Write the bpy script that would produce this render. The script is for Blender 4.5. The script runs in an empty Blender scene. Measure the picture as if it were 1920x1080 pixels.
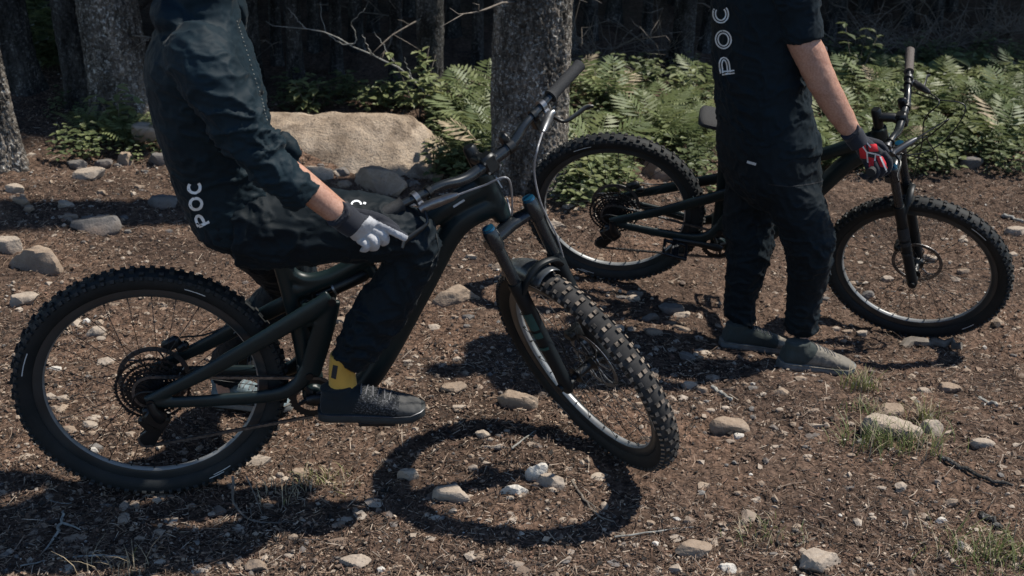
import bpy, math, random
import numpy as np
from mathutils import Vector, Matrix
from mathutils.bvhtree import BVHTree
R_ = math.radians
SC = bpy.context.scene
COL = SC.collection
rng = np.random.default_rng(7)
random.seed(7)

# ------------------------------------------------------------------ camera, light, exposure
FPX, PITCH, CAMH, ROLL = 2210.9, 0.43462, 2.0228, 0.028815
_f0 = np.array([0, math.cos(PITCH), -math.sin(PITCH)])
_u0 = np.array([0, math.sin(PITCH), math.cos(PITCH)])
_r0 = np.array([1.0, 0, 0])
CR = _r0 * math.cos(ROLL) + _u0 * math.sin(ROLL)
CU = _u0 * math.cos(ROLL) - _r0 * math.sin(ROLL)
CAMP = np.array([0, 0, CAMH])
cd = bpy.data.cameras.new('camera')
cam = bpy.data.objects.new('camera', cd); COL.objects.link(cam)
cd.sensor_width = 36; cd.lens = FPX / 1920 * 36
cd.clip_start = 0.05; cd.clip_end = 400
cd.dof.use_dof = True; cd.dof.focus_distance = 3.5; cd.dof.aperture_fstop = 5.6
m = Matrix.Identity(4)
for i in range(3):
    m[i][0], m[i][1], m[i][2], m[i][3] = CR[i], CU[i], -_f0[i], CAMP[i]
cam.matrix_world = m
SC.camera = cam

SUN_AZ, SUN_EL = R_(18.5), R_(57.96)
SUNL = np.array([math.cos(SUN_EL) * math.cos(SUN_AZ), math.cos(SUN_EL) * math.sin(SUN_AZ), math.sin(SUN_EL)])
w = bpy.data.worlds.new('World'); SC.world = w; w.use_nodes = True
nt = w.node_tree
sky = nt.nodes.new('ShaderNodeTexSky'); sky.sky_type = 'NISHITA'; sky.sun_disc = False
sky.air_density = 1.0; sky.dust_density = 0.0; sky.ozone_density = 3.0
sky.sun_elevation = SUN_EL; sky.sun_rotation = math.pi / 2 - SUN_AZ
nt.links.new(sky.outputs[0], nt.nodes['Background'].inputs[0])
nt.nodes['Background'].inputs[1].default_value = 0.092
sl = bpy.data.lights.new('sun', 'SUN'); sl.energy = 4.0; sl.angle = R_(1.1); sl.color = (1.0, 0.94, 0.84)
so = bpy.data.objects.new('sun', sl); COL.objects.link(so)
so.rotation_euler = Vector(-SUNL).to_track_quat('-Z', 'Y').to_euler()
so.location = (5, 1, 9)
SC.view_settings.view_transform = 'Standard'; SC.view_settings.look = 'None'
SC.view_settings.gamma = 1; SC.view_settings.use_curve_mapping = False
SC.view_settings.exposure = 0.82
SC.cycles.use_denoising = True
SC.cycles.max_bounces = 6

# ------------------------------------------------------------------ helpers
def V(*a): return np.array(a, float)
def nrm(v): v = np.asarray(v, float); return v / (np.linalg.norm(v) + 1e-12)
def ray(px, py):
    d = _f0 * FPX + CR * (px - 960) - CU * (py - 540)
    return CAMP, d / np.linalg.norm(d)
def atY(px, py, Y):
    o, d = ray(px, py); return o + d * ((Y - o[1]) / d[1])
def sm(t): t = np.clip(t, 0, 1); return t * t * (3 - 2 * t)
def _h(ix, iy, iz, s):
    n = (ix * 374761393 + iy * 668265263 + iz * 1274126177 + s * 974634777) & 0x7fffffff
    n = ((n ^ (n >> 13)) * 1274126177) & 0x7fffffff
    return ((n ^ (n >> 16)) & 0xffff) / 65535.0
def vn(p, s=0):
    p = np.asarray(p, float); i = np.floor(p).astype(np.int64); f = p - i; f = f * f * (3 - 2 * f)
    r = 0
    for a in (0, 1):
        for b in (0, 1):
            for c in (0, 1):
                wt = (f[..., 0] if a else 1 - f[..., 0]) * (f[..., 1] if b else 1 - f[..., 1]) * (f[..., 2] if c else 1 - f[..., 2])
                r = r + wt * _h(i[..., 0] + a, i[..., 1] + b, i[..., 2] + c, s)
    return r * 2 - 1
def fbm(p, s=0, o=4, g=.5):
    r = 0; a = 1; p = np.asarray(p, float)
    for k in range(o):
        r = r + a * vn(p, s + k * 17); p = p * 2.03; a *= g
    return r
def p3(x, y, z=0): x, y = np.broadcast_arrays(x, y); return np.stack([x, y, np.broadcast_to(z, x.shape)], -1)

def gz_base(x, y):
    z = -0.06 * sm((y - 3.4) / 1.0) - 0.16 * sm((x - 0.3) / 1.4) * sm((y - 3.1) / 1.3)
    z = z + 0.13 * sm((-x - 1.7) / 1.1) * sm((y - 4.2) / 1.5)
    z = z + 0.17 * np.exp(-((x + 1.25) / .42) ** 2 - ((y - 5.95) / .30) ** 2)        # soil heaped against the boulder
    z = z + 0.25 * sm((y - 8) / 8)
    return z
def gz(x, y):
    x = np.asarray(x, float); y = np.asarray(y, float)
    return gz_base(x, y) + 0.013 * fbm(p3(x * 2.1, y * 2.1), 3, 3)
def gpt(px, py, dz=0.0):
    o, d = ray(px, py); z = 0.
    for _ in range(12):
        p = o + d * ((z + dz - o[2]) / d[2]); z = float(gz(p[0], p[1]))
    return V(p[0], p[1], z)
def pxm(p):                                   # pixels (1920 wide) per metre at a point
    return FPX / float((np.asarray(p) - CAMP) @ _f0)

class MB:
    def __init__(s): s.v = []; s.f = []; s.m = []; s.n = 0
    def add(s, v, f, mi=0):
        v = np.asarray(v, float).reshape(-1, 3)
        s.v.append(v); o = s.n
        s.f += [tuple(int(i) + o for i in q) for q in f]; s.m += [mi] * len(f); s.n += len(v); return s
    def join(s, b):
        o = s.n; s.v += b.v; s.f += [tuple(i + o for i in q) for q in b.f]; s.m += b.m; s.n += b.n; return s
    def mesh(s, name, smooth=True):
        me = bpy.data.meshes.new(name); vv = np.concatenate(s.v)
        me.from_pydata(vv.tolist(), [], s.f)
        me.polygons.foreach_set('material_index', s.m)
        if smooth: me.polygons.foreach_set('use_smooth', [True] * len(s.f))
        me.update(); return me
def catmull(P, n):
    P = np.asarray(P, float); k = len(P)
    if k < 3: t = np.linspace(0, k - 1, n); return np.stack([np.interp(t, range(k), P[:, c]) for c in range(P.shape[1])], 1)
    Q = np.vstack([2 * P[0] - P[1], P, 2 * P[-1] - P[-2]]); out = []
    for t in np.linspace(0, k - 1, n):
        i = min(int(t), k - 2); u = t - i; a, b, c, d = Q[i:i + 4]
        out.append(.5 * (2 * b + (c - a) * u + (2 * a - 5 * b + 4 * c - d) * u * u + (3 * b - a - 3 * c + d) * u ** 3))
    return np.array(out)
def tube(mb, pts, rad, n=10, caps=True, ref=None, sub=None, mi=0, close=False):
    pts = np.asarray(pts, float); k = len(pts)
    rad = np.asarray(rad, float)
    if rad.ndim == 0: rad = np.full((k, 2), float(rad))
    elif rad.ndim == 1: rad = np.stack([rad, rad], 1) if len(rad) == k else np.tile(rad, (k, 1))
    if sub:
        A = catmull(np.hstack([pts, rad]), sub); pts, rad = A[:, :3], np.maximum(A[:, 3:], 1e-5); k = sub
    T = np.gradient(pts, axis=0) if not close else np.roll(pts, -1, 0) - np.roll(pts, 1, 0)
    T /= np.linalg.norm(T, axis=1)[:, None] + 1e-12
    a = np.asarray(ref, float) if ref is not None else (V(0, 0, 1) if abs(T[0][2]) < .9 else V(1, 0, 0))
    th = np.arange(n) * 2 * math.pi / n; vs = []
    for i in range(k):
        if ref is not None: a = np.asarray(ref, float)
        a = nrm(a - T[i] * (a @ T[i])); b = np.cross(T[i], a)
        vs.append(pts[i] + np.outer(np.cos(th) * rad[i, 0], a) + np.outer(np.sin(th) * rad[i, 1], b))
    f = []
    for i in range(k - 1 if not close else k):
        j = (i + 1) % k
        for q in range(n):
            r = (q + 1) % n; f.append((i * n + q, i * n + r, j * n + r, j * n + q))
    if caps and not close:
        f.append(tuple(range(n - 1, -1, -1))); f.append(tuple((k - 1) * n + q for q in range(n)))
    mb.add(np.concatenate(vs), f, mi); return mb
def loft(mb, secs, n=24, mi=0, ex=2.0, sub=None):
    """secs: (centre, a vector, b vector); each ring is a superellipse"""
    A = np.array([np.concatenate(s) for s in secs], float)
    if sub: A = catmull(A, sub)
    th = np.arange(n) * 2 * math.pi / n
    c = np.sign(np.cos(th)) * np.abs(np.cos(th)) ** (2 / ex); s_ = np.sign(np.sin(th)) * np.abs(np.sin(th)) ** (2 / ex)
    vs = [r[:3] + np.outer(c, r[3:6]) + np.outer(s_, r[6:9]) for r in A]; k = len(A); f = []
    for i in range(k - 1):
        for q in range(n):
            r = (q + 1) % n; f.append((i * n + q, i * n + r, (i + 1) * n + r, (i + 1) * n + q))
    f.append(tuple(range(n - 1, -1, -1))); f.append(tuple((k - 1) * n + q for q in range(n)))
    mb.add(np.concatenate(vs), f, mi); return mb
def box(mb, c, s, M=None, mi=0, bev=0.0):
    s = np.asarray(s, float) / 2; c = np.asarray(c, float)
    if bev:
        b = min(bev, min(s) * .9); vs = []; ids = {}
        for sx in (-1, 1):
            for sy in (-1, 1):
                for sz in (-1, 1):
                    g = V(sx, sy, sz); ids[(sx, sy, sz)] = len(vs)
                    for ax in range(3):
                        p = g * (s - b); p[ax] = g[ax] * s[ax]; vs.append(p)
        f = []
        for ax in range(3):
            o1, o2 = [(1, 2), (2, 0), (0, 1)][ax]
            for sg in (-1, 1):
                q = []
                for e1, e2 in ((-1, -1), (1, -1), (1, 1), (-1, 1)):
                    k = [0, 0, 0]; k[ax] = sg; k[o1] = e1; k[o2] = e2; q.append(ids[tuple(k)] + ax)
                f.append(tuple(q if sg > 0 else q[::-1]))
            for e1 in (-1, 1):
                for e2 in (-1, 1):
                    k0 = [0, 0, 0]; k0[ax] = -1; k0[o1] = e1; k0[o2] = e2; k1 = list(k0); k1[ax] = 1
                    a, b2 = ids[tuple(k0)], ids[tuple(k1)]
                    q = [a + o1, b2 + o1, b2 + o2, a + o2]; f.append(tuple(q if e1 * e2 < 0 else q[::-1]))
        for k, a in ids.items():
            q = (a, a + 1, a + 2); f.append(q if k[0] * k[1] * k[2] > 0 else q[::-1])
        vs = np.array(vs)
    else:
        vs = np.array([[x, y, z] for x in (-1, 1) for y in (-1, 1) for z in (-1, 1)], float) * s
        f = [(0, 1, 3, 2), (4, 6, 7, 5), (0, 4, 5, 1), (2, 3, 7, 6), (0, 2, 6, 4), (1, 5, 7, 3)]
    if M is not None: vs = vs @ np.asarray(M, float).T
    mb.add(vs + c, f, mi); return mb
def lathe(mb, prof, n=64, closed=False, mi=0, c=(0, 0, 0)):
    """profile (r, y) spun about the Y axis"""
    prof = np.asarray(prof, float); k = len(prof); th = np.arange(n) * 2 * math.pi / n
    vs = np.stack([np.outer(np.cos(th), prof[:, 0]), np.tile(prof[:, 1], (n, 1)), np.outer(np.sin(th), prof[:, 0])], -1).reshape(-1, 3)
    f = []
    for i in range(n):
        j = (i + 1) % n
        for q in range(k if closed else k - 1):
            r = (q + 1) % k; f.append((i * k + q, i * k + r, j * k + r, j * k + q))
    mb.add(vs + np.asarray(c, float), f, mi); return mb
def ball(mb, c, r, M=None, nu=14, nv=9, mi=0):
    r = np.broadcast_to(np.asarray(r, float), 3); vs = [V(0, 0, -1)]
    for i in range(1, nv):
        ph = -math.pi / 2 + math.pi * i / nv
        for j in range(nu):
            t = 2 * math.pi * j / nu; vs.append(V(math.cos(ph) * math.cos(t), math.cos(ph) * math.sin(t), math.sin(ph)))
    vs.append(V(0, 0, 1)); f = []
    for j in range(nu):
        f.append((0, 1 + (j + 1) % nu, 1 + j))
        for i in range(nv - 2):
            a = 1 + i * nu; f.append((a + j, a + (j + 1) % nu, a + nu + (j + 1) % nu, a + nu + j))
        a = 1 + (nv - 2) * nu; f.append((a + j, a + (j + 1) % nu, len(vs) - 1))
    vs = np.array(vs) * r
    if M is not None: vs = vs @ np.asarray(M, float).T
    mb.add(vs + np.asarray(c, float), f, mi); return mb
def basis(x, up=(0, 0, 1)):
    x = nrm(x); z = np.asarray(up, float); z = nrm(z - x * (z @ x)); y = np.cross(z, x); return np.stack([x, y, z], 1)

def link(name, me, mats=None, parent=None, mat=None):
    o = bpy.data.objects.new(name, me); COL.objects.link(o)
    if mats is not None and me is not None and len(me.materials) == 0:
        for q in (mats if isinstance(mats, (list, tuple)) else [mats]): me.materials.append(q)
    if parent is not None: o.parent = parent
    if mat is not None: o.matrix_local = mat
    return o
HARD = [False]
def obj(name, mb, mats, parent=None, smooth=True, mat=None):
    me = mb.mesh(name, smooth)
    if HARD[0] and smooth: autosmooth(me, 38)
    return link(name, me, mats, parent, mat)
def tag(o, label=None, cat=None, group=None, kind=None):
    for k, v_ in (('label', label), ('category', cat), ('group', group), ('kind', kind)):
        if v_: o[k] = v_
    return o
def empty(name, loc, label, cat, group=None, mw=None):
    o = bpy.data.objects.new(name, None); COL.objects.link(o); o.empty_display_size = .1
    if mw is not None: o.matrix_world = mw
    else: o.location = loc
    return tag(o, label, cat, group)
def autosmooth(me, ang=40):
    me.polygons.foreach_set('use_smooth', [True] * len(me.polygons))
    try: me.set_sharp_from_angle(angle=R_(ang))
    except Exception: pass
    return me
def remesh(mb, vox, it=4, fac=.5):
    me = mb.mesh('tmp', False); o = bpy.data.objects.new('tmp', me); COL.objects.link(o)
    r = o.modifiers.new('r', 'REMESH'); r.mode = 'VOXEL'; r.voxel_size = vox; r.use_smooth_shade = True
    if it: s = o.modifiers.new('s', 'SMOOTH'); s.factor = fac; s.iterations = it
    dg = bpy.context.evaluated_depsgraph_get(); dg.update()
    nm = bpy.data.meshes.new_from_object(o.evaluated_get(dg)); bpy.data.objects.remove(o); bpy.data.meshes.remove(me)
    nm.polygons.foreach_set('use_smooth', [True] * len(nm.polygons)); nm.materials.clear(); return nm
def co(me): a = np.empty(len(me.vertices) * 3, np.float32); me.vertices.foreach_get('co', a); return a.reshape(-1, 3).astype(float)
def nos(me): a = np.empty(len(me.vertices) * 3, np.float32); me.vertex_normals.foreach_get('vector', a); return a.reshape(-1, 3).astype(float)
def setco(me, a): me.vertices.foreach_set('co', a.astype(np.float32).ravel()); me.update()
def bvh(me): return BVHTree.FromPolygons([v.co for v in me.vertices], [tuple(p.vertices) for p in me.polygons])
def cast(tree, px, py):
    o, d = ray(px, py); h = tree.ray_cast(Vector(o), Vector(d)); return h
def bulk(name, v, f, mi, mats, smooth=False):
    """v (n,3), f (k,3 or 4) numpy: quick mesh for litter"""
    me = bpy.data.meshes.new(name); k, q = f.shape
    me.vertices.add(len(v)); me.vertices.foreach_set('co', v.astype(np.float32).ravel())
    me.loops.add(k * q); me.loops.foreach_set('vertex_index', f.astype(np.int32).ravel())
    me.polygons.add(k); me.polygons.foreach_set('loop_start', np.arange(0, k * q, q, dtype=np.int32))
    me.polygons.foreach_set('material_index', np.asarray(mi, np.int32))
    me.polygons.foreach_set('use_smooth', np.full(k, smooth)); me.update(calc_edges=True); me.validate()
    for x in mats: me.materials.append(x)
    return me

# ------------------------------------------------------------------ materials
class Mat:
    def __init__(s, name, rough=.7, metal=0., spec=.5):
        s.m = bpy.data.materials.new(name); s.m.use_nodes = True; s.t = s.m.node_tree
        s.b = s.t.nodes['Principled BSDF']; s.b.inputs['Roughness'].default_value = rough
        s.b.inputs['Metallic'].default_value = metal; s.b.inputs['Specular IOR Level'].default_value = spec
    def N(s, t, **k):
        n = s.t.nodes.new(t)
        for a, b in k.items(): setattr(n, a, b)
        return n
    def L(s, a, b): s.t.links.new(a, b)
    def coord(s, scale=(1, 1, 1), space='Object'):
        c = s.N('ShaderNodeTexCoord'); mp = s.N('ShaderNodeMapping'); mp.inputs['Scale'].default_value = scale
        s.L(c.outputs[space], mp.inputs[0]); return mp.outputs[0]
    def noise(s, vec, scale, det=4, rough=.55, dist=0):
        n = s.N('ShaderNodeTexNoise'); n.inputs['Scale'].default_value = scale; n.inputs['Detail'].default_value = det
        n.inputs['Roughness'].default_value = rough; n.inputs['Distortion'].default_value = dist; s.L(vec, n.inputs['Vector']); return n.outputs[0]
    def vor(s, vec, scale, feat='F1', out='Distance'):
        n = s.N('ShaderNodeTexVoronoi'); n.feature = feat; n.inputs['Scale'].default_value = scale; s.L(vec, n.inputs['Vector']); return n.outputs[out]
    def ramp(s, fac, stops, interp='LINEAR'):
        n = s.N('ShaderNodeValToRGB'); n.color_ramp.interpolation = interp; e = n.color_ramp.elements
        while len(e) < len(stops): e.new(.5)
        for q, (p, c) in zip(e, stops): q.position = p; q.color = (*c, 1) if len(c) == 3 else c
        s.L(fac, n.inputs[0]); return n.outputs[0]
    def mix(s, fac, a, b, mode='MIX'):
        n = s.N('ShaderNodeMix'); n.data_type = 'RGBA'; n.blend_type = mode
        for i, x in ((0, fac), (6, a), (7, b)):
            if isinstance(x, (int, float)): n.inputs[i].default_value = x
            elif isinstance(x, tuple): n.inputs[i].default_value = (*x, 1)
            else: s.L(x, n.inputs[i])
        return n.outputs[2]
    def col(s, c):
        if isinstance(c, tuple): s.b.inputs['Base Color'].default_value = (*c, 1)
        else: s.L(c, s.b.inputs['Base Color'])
        return s
    def rough(s, c): s.L(c, s.b.inputs['Roughness']); return s
    def bump(s, h, st=.5, d=.01):
        n = s.N('ShaderNodeBump'); n.inputs['Strength'].default_value = st; n.inputs['Distance'].default_value = d
        s.L(h, n.inputs['Height']); s.L(n.outputs[0], s.b.inputs['Normal']); return s
def simple(name, c, rough=.6, metal=0., var=.25, sc=40, bump=.0, bd=.002, spec=.5):
    m_ = Mat(name, rough, metal, spec); v_ = m_.coord(); n = m_.noise(v_, sc)
    lo = tuple(x * (1 - var) for x in c); hi = tuple(min(1, x * (1 + var)) for x in c)
    m_.col(m_.ramp(n, [(.3, lo), (.7, hi)]))
    if bump: m_.bump(m_.noise(v_, sc * 4, 2), bump, bd)
    return m_.m
BLK = (.004, .0065, .009)
def mk():
    M = {}
    # soil: needle duff, humus and mineral dust
    g = Mat('soil', .95, spec=.2); v_ = g.coord()
    a = g.noise(v_, 1.7, 6, .6); b = g.noise(v_, 38, 6, .7); c = g.noise(v_, 170, 3, .7)
    base = g.ramp(b, [(.3, (.019, .0135, .0102)), (.46, (.064, .042, .030)), (.6, (.124, .084, .061)), (.78, (.215, .152, .113))])
    patch = g.ramp(a, [(.36, (.55, .53, .54)), (.5, (.95, .93, .93)), (.64, (1.3, 1.2, 1.14))])
    k = g.mix(1.0, base, patch, 'MULTIPLY')
    chip = g.ramp(g.vor(v_, 120), [(.12, (1, 1, 1)), (.2, (0, 0, 0))])
    k = g.mix(chip, k, g.ramp(c, [(.4, (.10, .074, .06)), (.65, (.32, .255, .21))]))
    g.col(k)
    h = g.mix(.5, g.mix(.5, b, c), g.vor(v_, 75)); g.bump(h, 1.0, .012); M['soil'] = g.m
    # stones
    def stone(name, c1, c2, c3):
        s = Mat(name, .9, spec=.25); v_ = s.coord(space='Object'); n = s.noise(v_, 9, 8, .65); f = s.noise(v_, 90, 3, .7); big = s.noise(v_, 3.1, 3)
        k = s.ramp(n, [(.3, c1), (.5, c2), (.72, c3)])
        k = s.mix(s.ramp(f, [(.56, (0, 0, 0)), (.7, (.5, .5, .5))]), k, (c1[0] * .5, c1[1] * .48, c1[2] * .45))
        k = s.mix(s.ramp(big, [(.46, (0, 0, 0)), (.62, (.75, .75, .75))]), k, (.12, .084, .064))
        s.col(k); s.bump(s.mix(.5, n, f), .7, .012); return s.m
    M['stone_pale'] = stone('pale_stone', (.22, .175, .138), (.33, .275, .222), (.46, .40, .335))
    M['stone_tan'] = stone('tan_stone', (.17, .125, .092), (.26, .2, .15), (.36, .29, .225))
    M['stone_grey'] = stone('grey_stone', (.08, .075, .07), (.14, .13, .122), (.22, .205, .19))
    M['stone_white'] = stone('white_stone', (.34, .31, .27), (.48, .45, .405), (.58, .555, .51))
    # boulder, with soil and moss low down
    s = Mat('boulder_granite', .9, spec=.25); v_ = s.coord(); n = s.noise(v_, 5, 9, .68); f = s.noise(v_, 70, 4, .7); st = s.noise(s.coord((2, 2, 9)), 3, 5)
    k = s.ramp(n, [(.28, (.19, .14, .10)), (.48, (.34, .265, .195)), (.7, (.48, .395, .31))])
    k = s.mix(s.ramp(st, [(.5, (0, 0, 0)), (.68, (.8, .8, .8))]), k, (.10, .072, .052))
    k = s.mix(s.ramp(f, [(.55, (0, 0, 0)), (.66, (.6, .6, .6))]), k, (.07, .052, .04))
    s.col(k); s.bump(s.mix(.45, n, f), 1.0, .03); M['boulder'] = s.m
    # bark
    def bark(name, d, mid, li, lich):
        s = Mat(name, .95, spec=.15); v1 = s.coord((1, 1, .45)); n = s.noise(v1, 48, 6, .7, .8); p = s.vor(v1, 80); f = s.noise(s.coord(), 130, 3, .7); l = s.noise(s.coord(), 55, 5, .75); l2 = s.noise(s.coord(), 6, 3)
        k = s.ramp(n, [(.3, d), (.52, mid), (.75, li)])
        spot = s.mix(1.0, s.ramp(l, [(.53, (0, 0, 0)), (.62, (1, 1, 1))]), s.ramp(l2, [(.35, (.25, .25, .25)), (.65, (1, 1, 1))]), 'MULTIPLY')
        k = s.mix(spot, k, lich); k = s.mix(1.0, k, s.ramp(s.noise(s.coord((1, 1, .3)), 9, 4, .6), [(.36, (.32, .31, .30)), (.5, (.8, .8, .8)), (.66, (1.5, 1.45, 1.4))]), 'MULTIPLY'); s.col(k); s.bump(s.mix(.4, s.mix(.5, n, p), f), 1.0, .018); return s.m
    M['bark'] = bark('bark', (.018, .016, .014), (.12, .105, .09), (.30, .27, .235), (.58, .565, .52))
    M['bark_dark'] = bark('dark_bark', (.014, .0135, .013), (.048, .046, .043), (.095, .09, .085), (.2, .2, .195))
    M['twig'] = simple('twig', (.13, .11, .09), .9, var=.45, sc=30)
    M['lichen_wood'] = simple('lichened_wood', (.21, .205, .185), .9, var=.5, sc=25)
    M['needle'] = simple('conifer_needles', (.022, .038, .02), .7, var=.5, sc=3)
    # leaves
    def leaf(name, c1, c2, sc=9):
        s = Mat(name, .5, spec=.35); v_ = s.coord(); n = s.noise(v_, sc, 3); oi = s.N('ShaderNodeObjectInfo')
        k = s.ramp(n, [(.3, c1), (.7, c2)])
        k = s.mix(s.ramp(oi.outputs['Random'], [(0, (0, 0, 0)), (1, (.45, .45, .45))]), k, (c2[0] * 1.25, c2[1] * 1.0, c2[2] * .75))
        s.col(k); tr = s.N('ShaderNodeBsdfTranslucent'); s.L(k, tr.inputs[0]); mx = s.N('ShaderNodeMixShader'); mx.inputs[0].default_value = .35
        s.L(s.b.outputs[0], mx.inputs[1]); s.L(tr.outputs[0], mx.inputs[2]); s.L(mx.outputs[0], s.t.nodes['Material Output'].inputs[0]); return s.m
    M['fern'] = leaf('fern_leaf', (.075, .110, .048), (.155, .195, .09))
    M['leaf'] = leaf('broad_leaf', (.035, .056, .028), (.10, .13, .06))
    M['leaf_pale'] = leaf('young_leaf', (.11, .145, .065), (.20, .235, .115))
    M['grass'] = leaf('grass_blade', (.09, .125, .04), (.19, .22, .09))
    M['drygrass'] = simple('dry_grass', (.26, .21, .14), .9, var=.4)
    # litter
    M['lit1'] = simple('litter_brown', (.088, .056, .039), .95, var=.4, sc=15)
    M['lit2'] = simple('litter_tan', (.20, .141, .101), .95, var=.4, sc=15)
    M['lit3'] = simple('litter_dark', (.025, .02, .017), .95, var=.4, sc=15)
    M['lit4'] = simple('litter_pale', (.31, .25, .195), .95, var=.3, sc=15)
    M['lit5'] = simple('litter_rust', (.14, .082, .056), .95, var=.3, sc=15)
    # bike
    M['carbon'] = simple('carbon_frame', (.005, .0125, .014), .42, var=.2, sc=12, spec=.35)
    M['carbon_matt'] = simple('matt_carbon', (.0035, .006, .008), .5, var=.2, sc=12, spec=.3)
    M['blackmetal'] = simple('black_metal', (.0045, .006, .0075), .42, .2, var=.3, sc=60)
    r = Mat('tyre_rubber', .72, spec=.35); v_ = r.coord(); n = r.noise(v_, 14, 6, .7)
    r.col(r.ramp(n, [(.42, (.004, .0065, .008)), (.75, (.014, .0145, .015))])); r.bump(r.noise(v_, 300, 2), .3, .001); M['rubber'] = r.m
    r = Mat('dusty_tread', .95, spec=.2); v_ = r.coord(); n = r.noise(v_, 30, 6, .7)
    r.col(r.ramp(n, [(.36, (.034, .030, .026)), (.56, (.23, .185, .145))])); M['tread'] = r.m
    M['tread_dark'] = simple('worn_tread', (.020, .019, .0185), .9, var=.6, sc=30)
    M['rim_inner'] = simple('sunlit_rim_bed', (.22, .225, .225), .4, .2, var=.2, sc=20)  # sunlight on the inner rim face, put into the colour as paler grey
    M['rim'] = simple('rim', (.02, .024, .026), .3, .0, var=.3, sc=8)
    M['alu'] = simple('aluminium', (.20, .205, .215), .36, .9, var=.3)
    M['satin'] = simple('satin_black', (.012, .015, .018), .27, .0, var=.2)
    M['steel'] = simple('chain_steel', (.16, .16, .165), .4, .9, var=.4, sc=90)
    M['lever_grey'] = simple('lever_grey', (.07, .072, .078), .4, .8)
    M['darksteel'] = simple('dark_steel', (.03, .032, .036), .4, .8, var=.4, sc=60)
    M['blue'] = simple('blue_anodised', (.006, .065, .13), .35, .5, var=.2)
    M['grip'] = simple('grip_rubber', (.014, .015, .017), .8, var=.3, sc=200, bump=.6)
    M['griptan'] = simple('brown_grip_rubber', (.085, .07, .062), .8, var=.3, sc=200, bump=.6)
    M['hose'] = simple('hose', (.012, .013, .014), .35)
    M['greyhose'] = simple('grey_hose', (.22, .22, .23), .3, .0)
    M['decal'] = simple('pale_decal', (.45, .47, .48), .5)
    M['plastic'] = simple('mudguard_plastic', (.05, .055, .06), .25, var=.3)
    M['teal'] = simple('teal_decal', (.006, .05, .05), .35)
    # cloth
    def cloth(name, c, sc=600, rough=.75, sheen=.15):
        s = Mat(name, rough, spec=.16); v_ = s.coord(); n = s.noise(v_, 7, 4); s.col(s.ramp(n, [(.3, tuple(x * .8 for x in c)), (.7, tuple(x * 1.25 for x in c))]))
        s.b.inputs['Sheen Weight'].default_value = sheen; s.b.inputs['Sheen Roughness'].default_value = .4
        s.bump(s.mix(.3, s.noise(v_, 30, 5), s.noise(v_, sc, 1)), .35, .004); return s.m
    M['jacket'] = cloth('navy_jacket_cloth', (.0036, .0115, .0175), rough=.66, sheen=.04)
    M['trouser'] = cloth('black_trouser_cloth', (.0024, .0064, .0100), rough=.68, sheen=.02)
    M['tee'] = cloth('dark_shirt_cloth', (.0030, .0088, .0140), rough=.72, sheen=.03)
    M['glove'] = cloth('black_glove_cloth', (.018, .02, .027), rough=.8)
    M['gloveg'] = cloth('grey_glove_cloth', (.34, .345, .36), rough=.85, sheen=.05)
    M['glovered'] = cloth('red_glove_patch', (.42, .025, .035), rough=.6, sheen=0)
    M['glovewhite'] = cloth('white_glove_trim', (.55, .55, .56), rough=.6, sheen=0)
    M['sock'] = cloth('yellow_sock_knit', (.50, .29, .06), rough=.9)
    M['print'] = simple('white_print', (.62, .64, .65), .6, var=.1)
    M['shoe'] = cloth('black_shoe_mesh', (.009, .013, .016), sc=300, rough=.8)
    M['shoesole'] = simple('dark_sole_rubber', (.012, .016, .018), .7)
    M['shoelace'] = simple('laces', (.10, .10, .105), .9)
    M['shoegrey'] = cloth('dusty_grey_suede', (.13, .118, .10), sc=400, rough=.95)
    M['shoedark'] = cloth('dark_green_suede', (.035, .042, .04), sc=400, rough=.95)
    M['solegrey'] = simple('grey_sole_rubber', (.12, .125, .12), .8, var=.3)
    M['bluegrey'] = simple('pale_blue_shoe', (.10, .135, .15), .8, var=.7, sc=50)
    def speckle(name, a, b, sc, lo, hi):
        s = Mat(name, .85, spec=.3); v_ = s.coord(); n = s.noise(v_, sc, 3, .7); s.col(s.ramp(n, [(lo, a), (hi, b)])); s.bump(n, .5, .003); return s.m
    M['shoe_speckle'] = speckle('speckled_shoe_mesh', (.008, .010, .012), (.12, .12, .125), 190, .49, .68)
    M['shoe_cap'] = speckle('shoe_rubber_cap', (.018, .02, .022), (.09, .088, .085), 18, .35, .75)
    M['shoe_dusty'] = speckle('dusty_suede', (.075, .07, .058), (.22, .195, .16), 26, .32, .66)
    M['hair'] = simple('dark_hair', (.02, .014, .01), .6, sc=200)
    s = Mat('skin', .5, spec=.4); v_ = s.coord(); n = s.noise(v_, 12, 5); f = s.noise(v_, 160, 3)
    s.col(s.mix(.3, s.ramp(n, [(.3, (.25, .12, .078)), (.7, (.43, .245, .175))]), s.ramp(f, [(.4, (.22, .105, .07)), (.6, (.45, .26, .19))])))
    s.b.inputs['Subsurface Weight'].default_value = .08; s.b.inputs['Subsurface Radius'].default_value = (.01, .004, .002); s.bump(f, .25, .002); M['skin'] = s.m
    return M
MT = mk()
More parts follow.
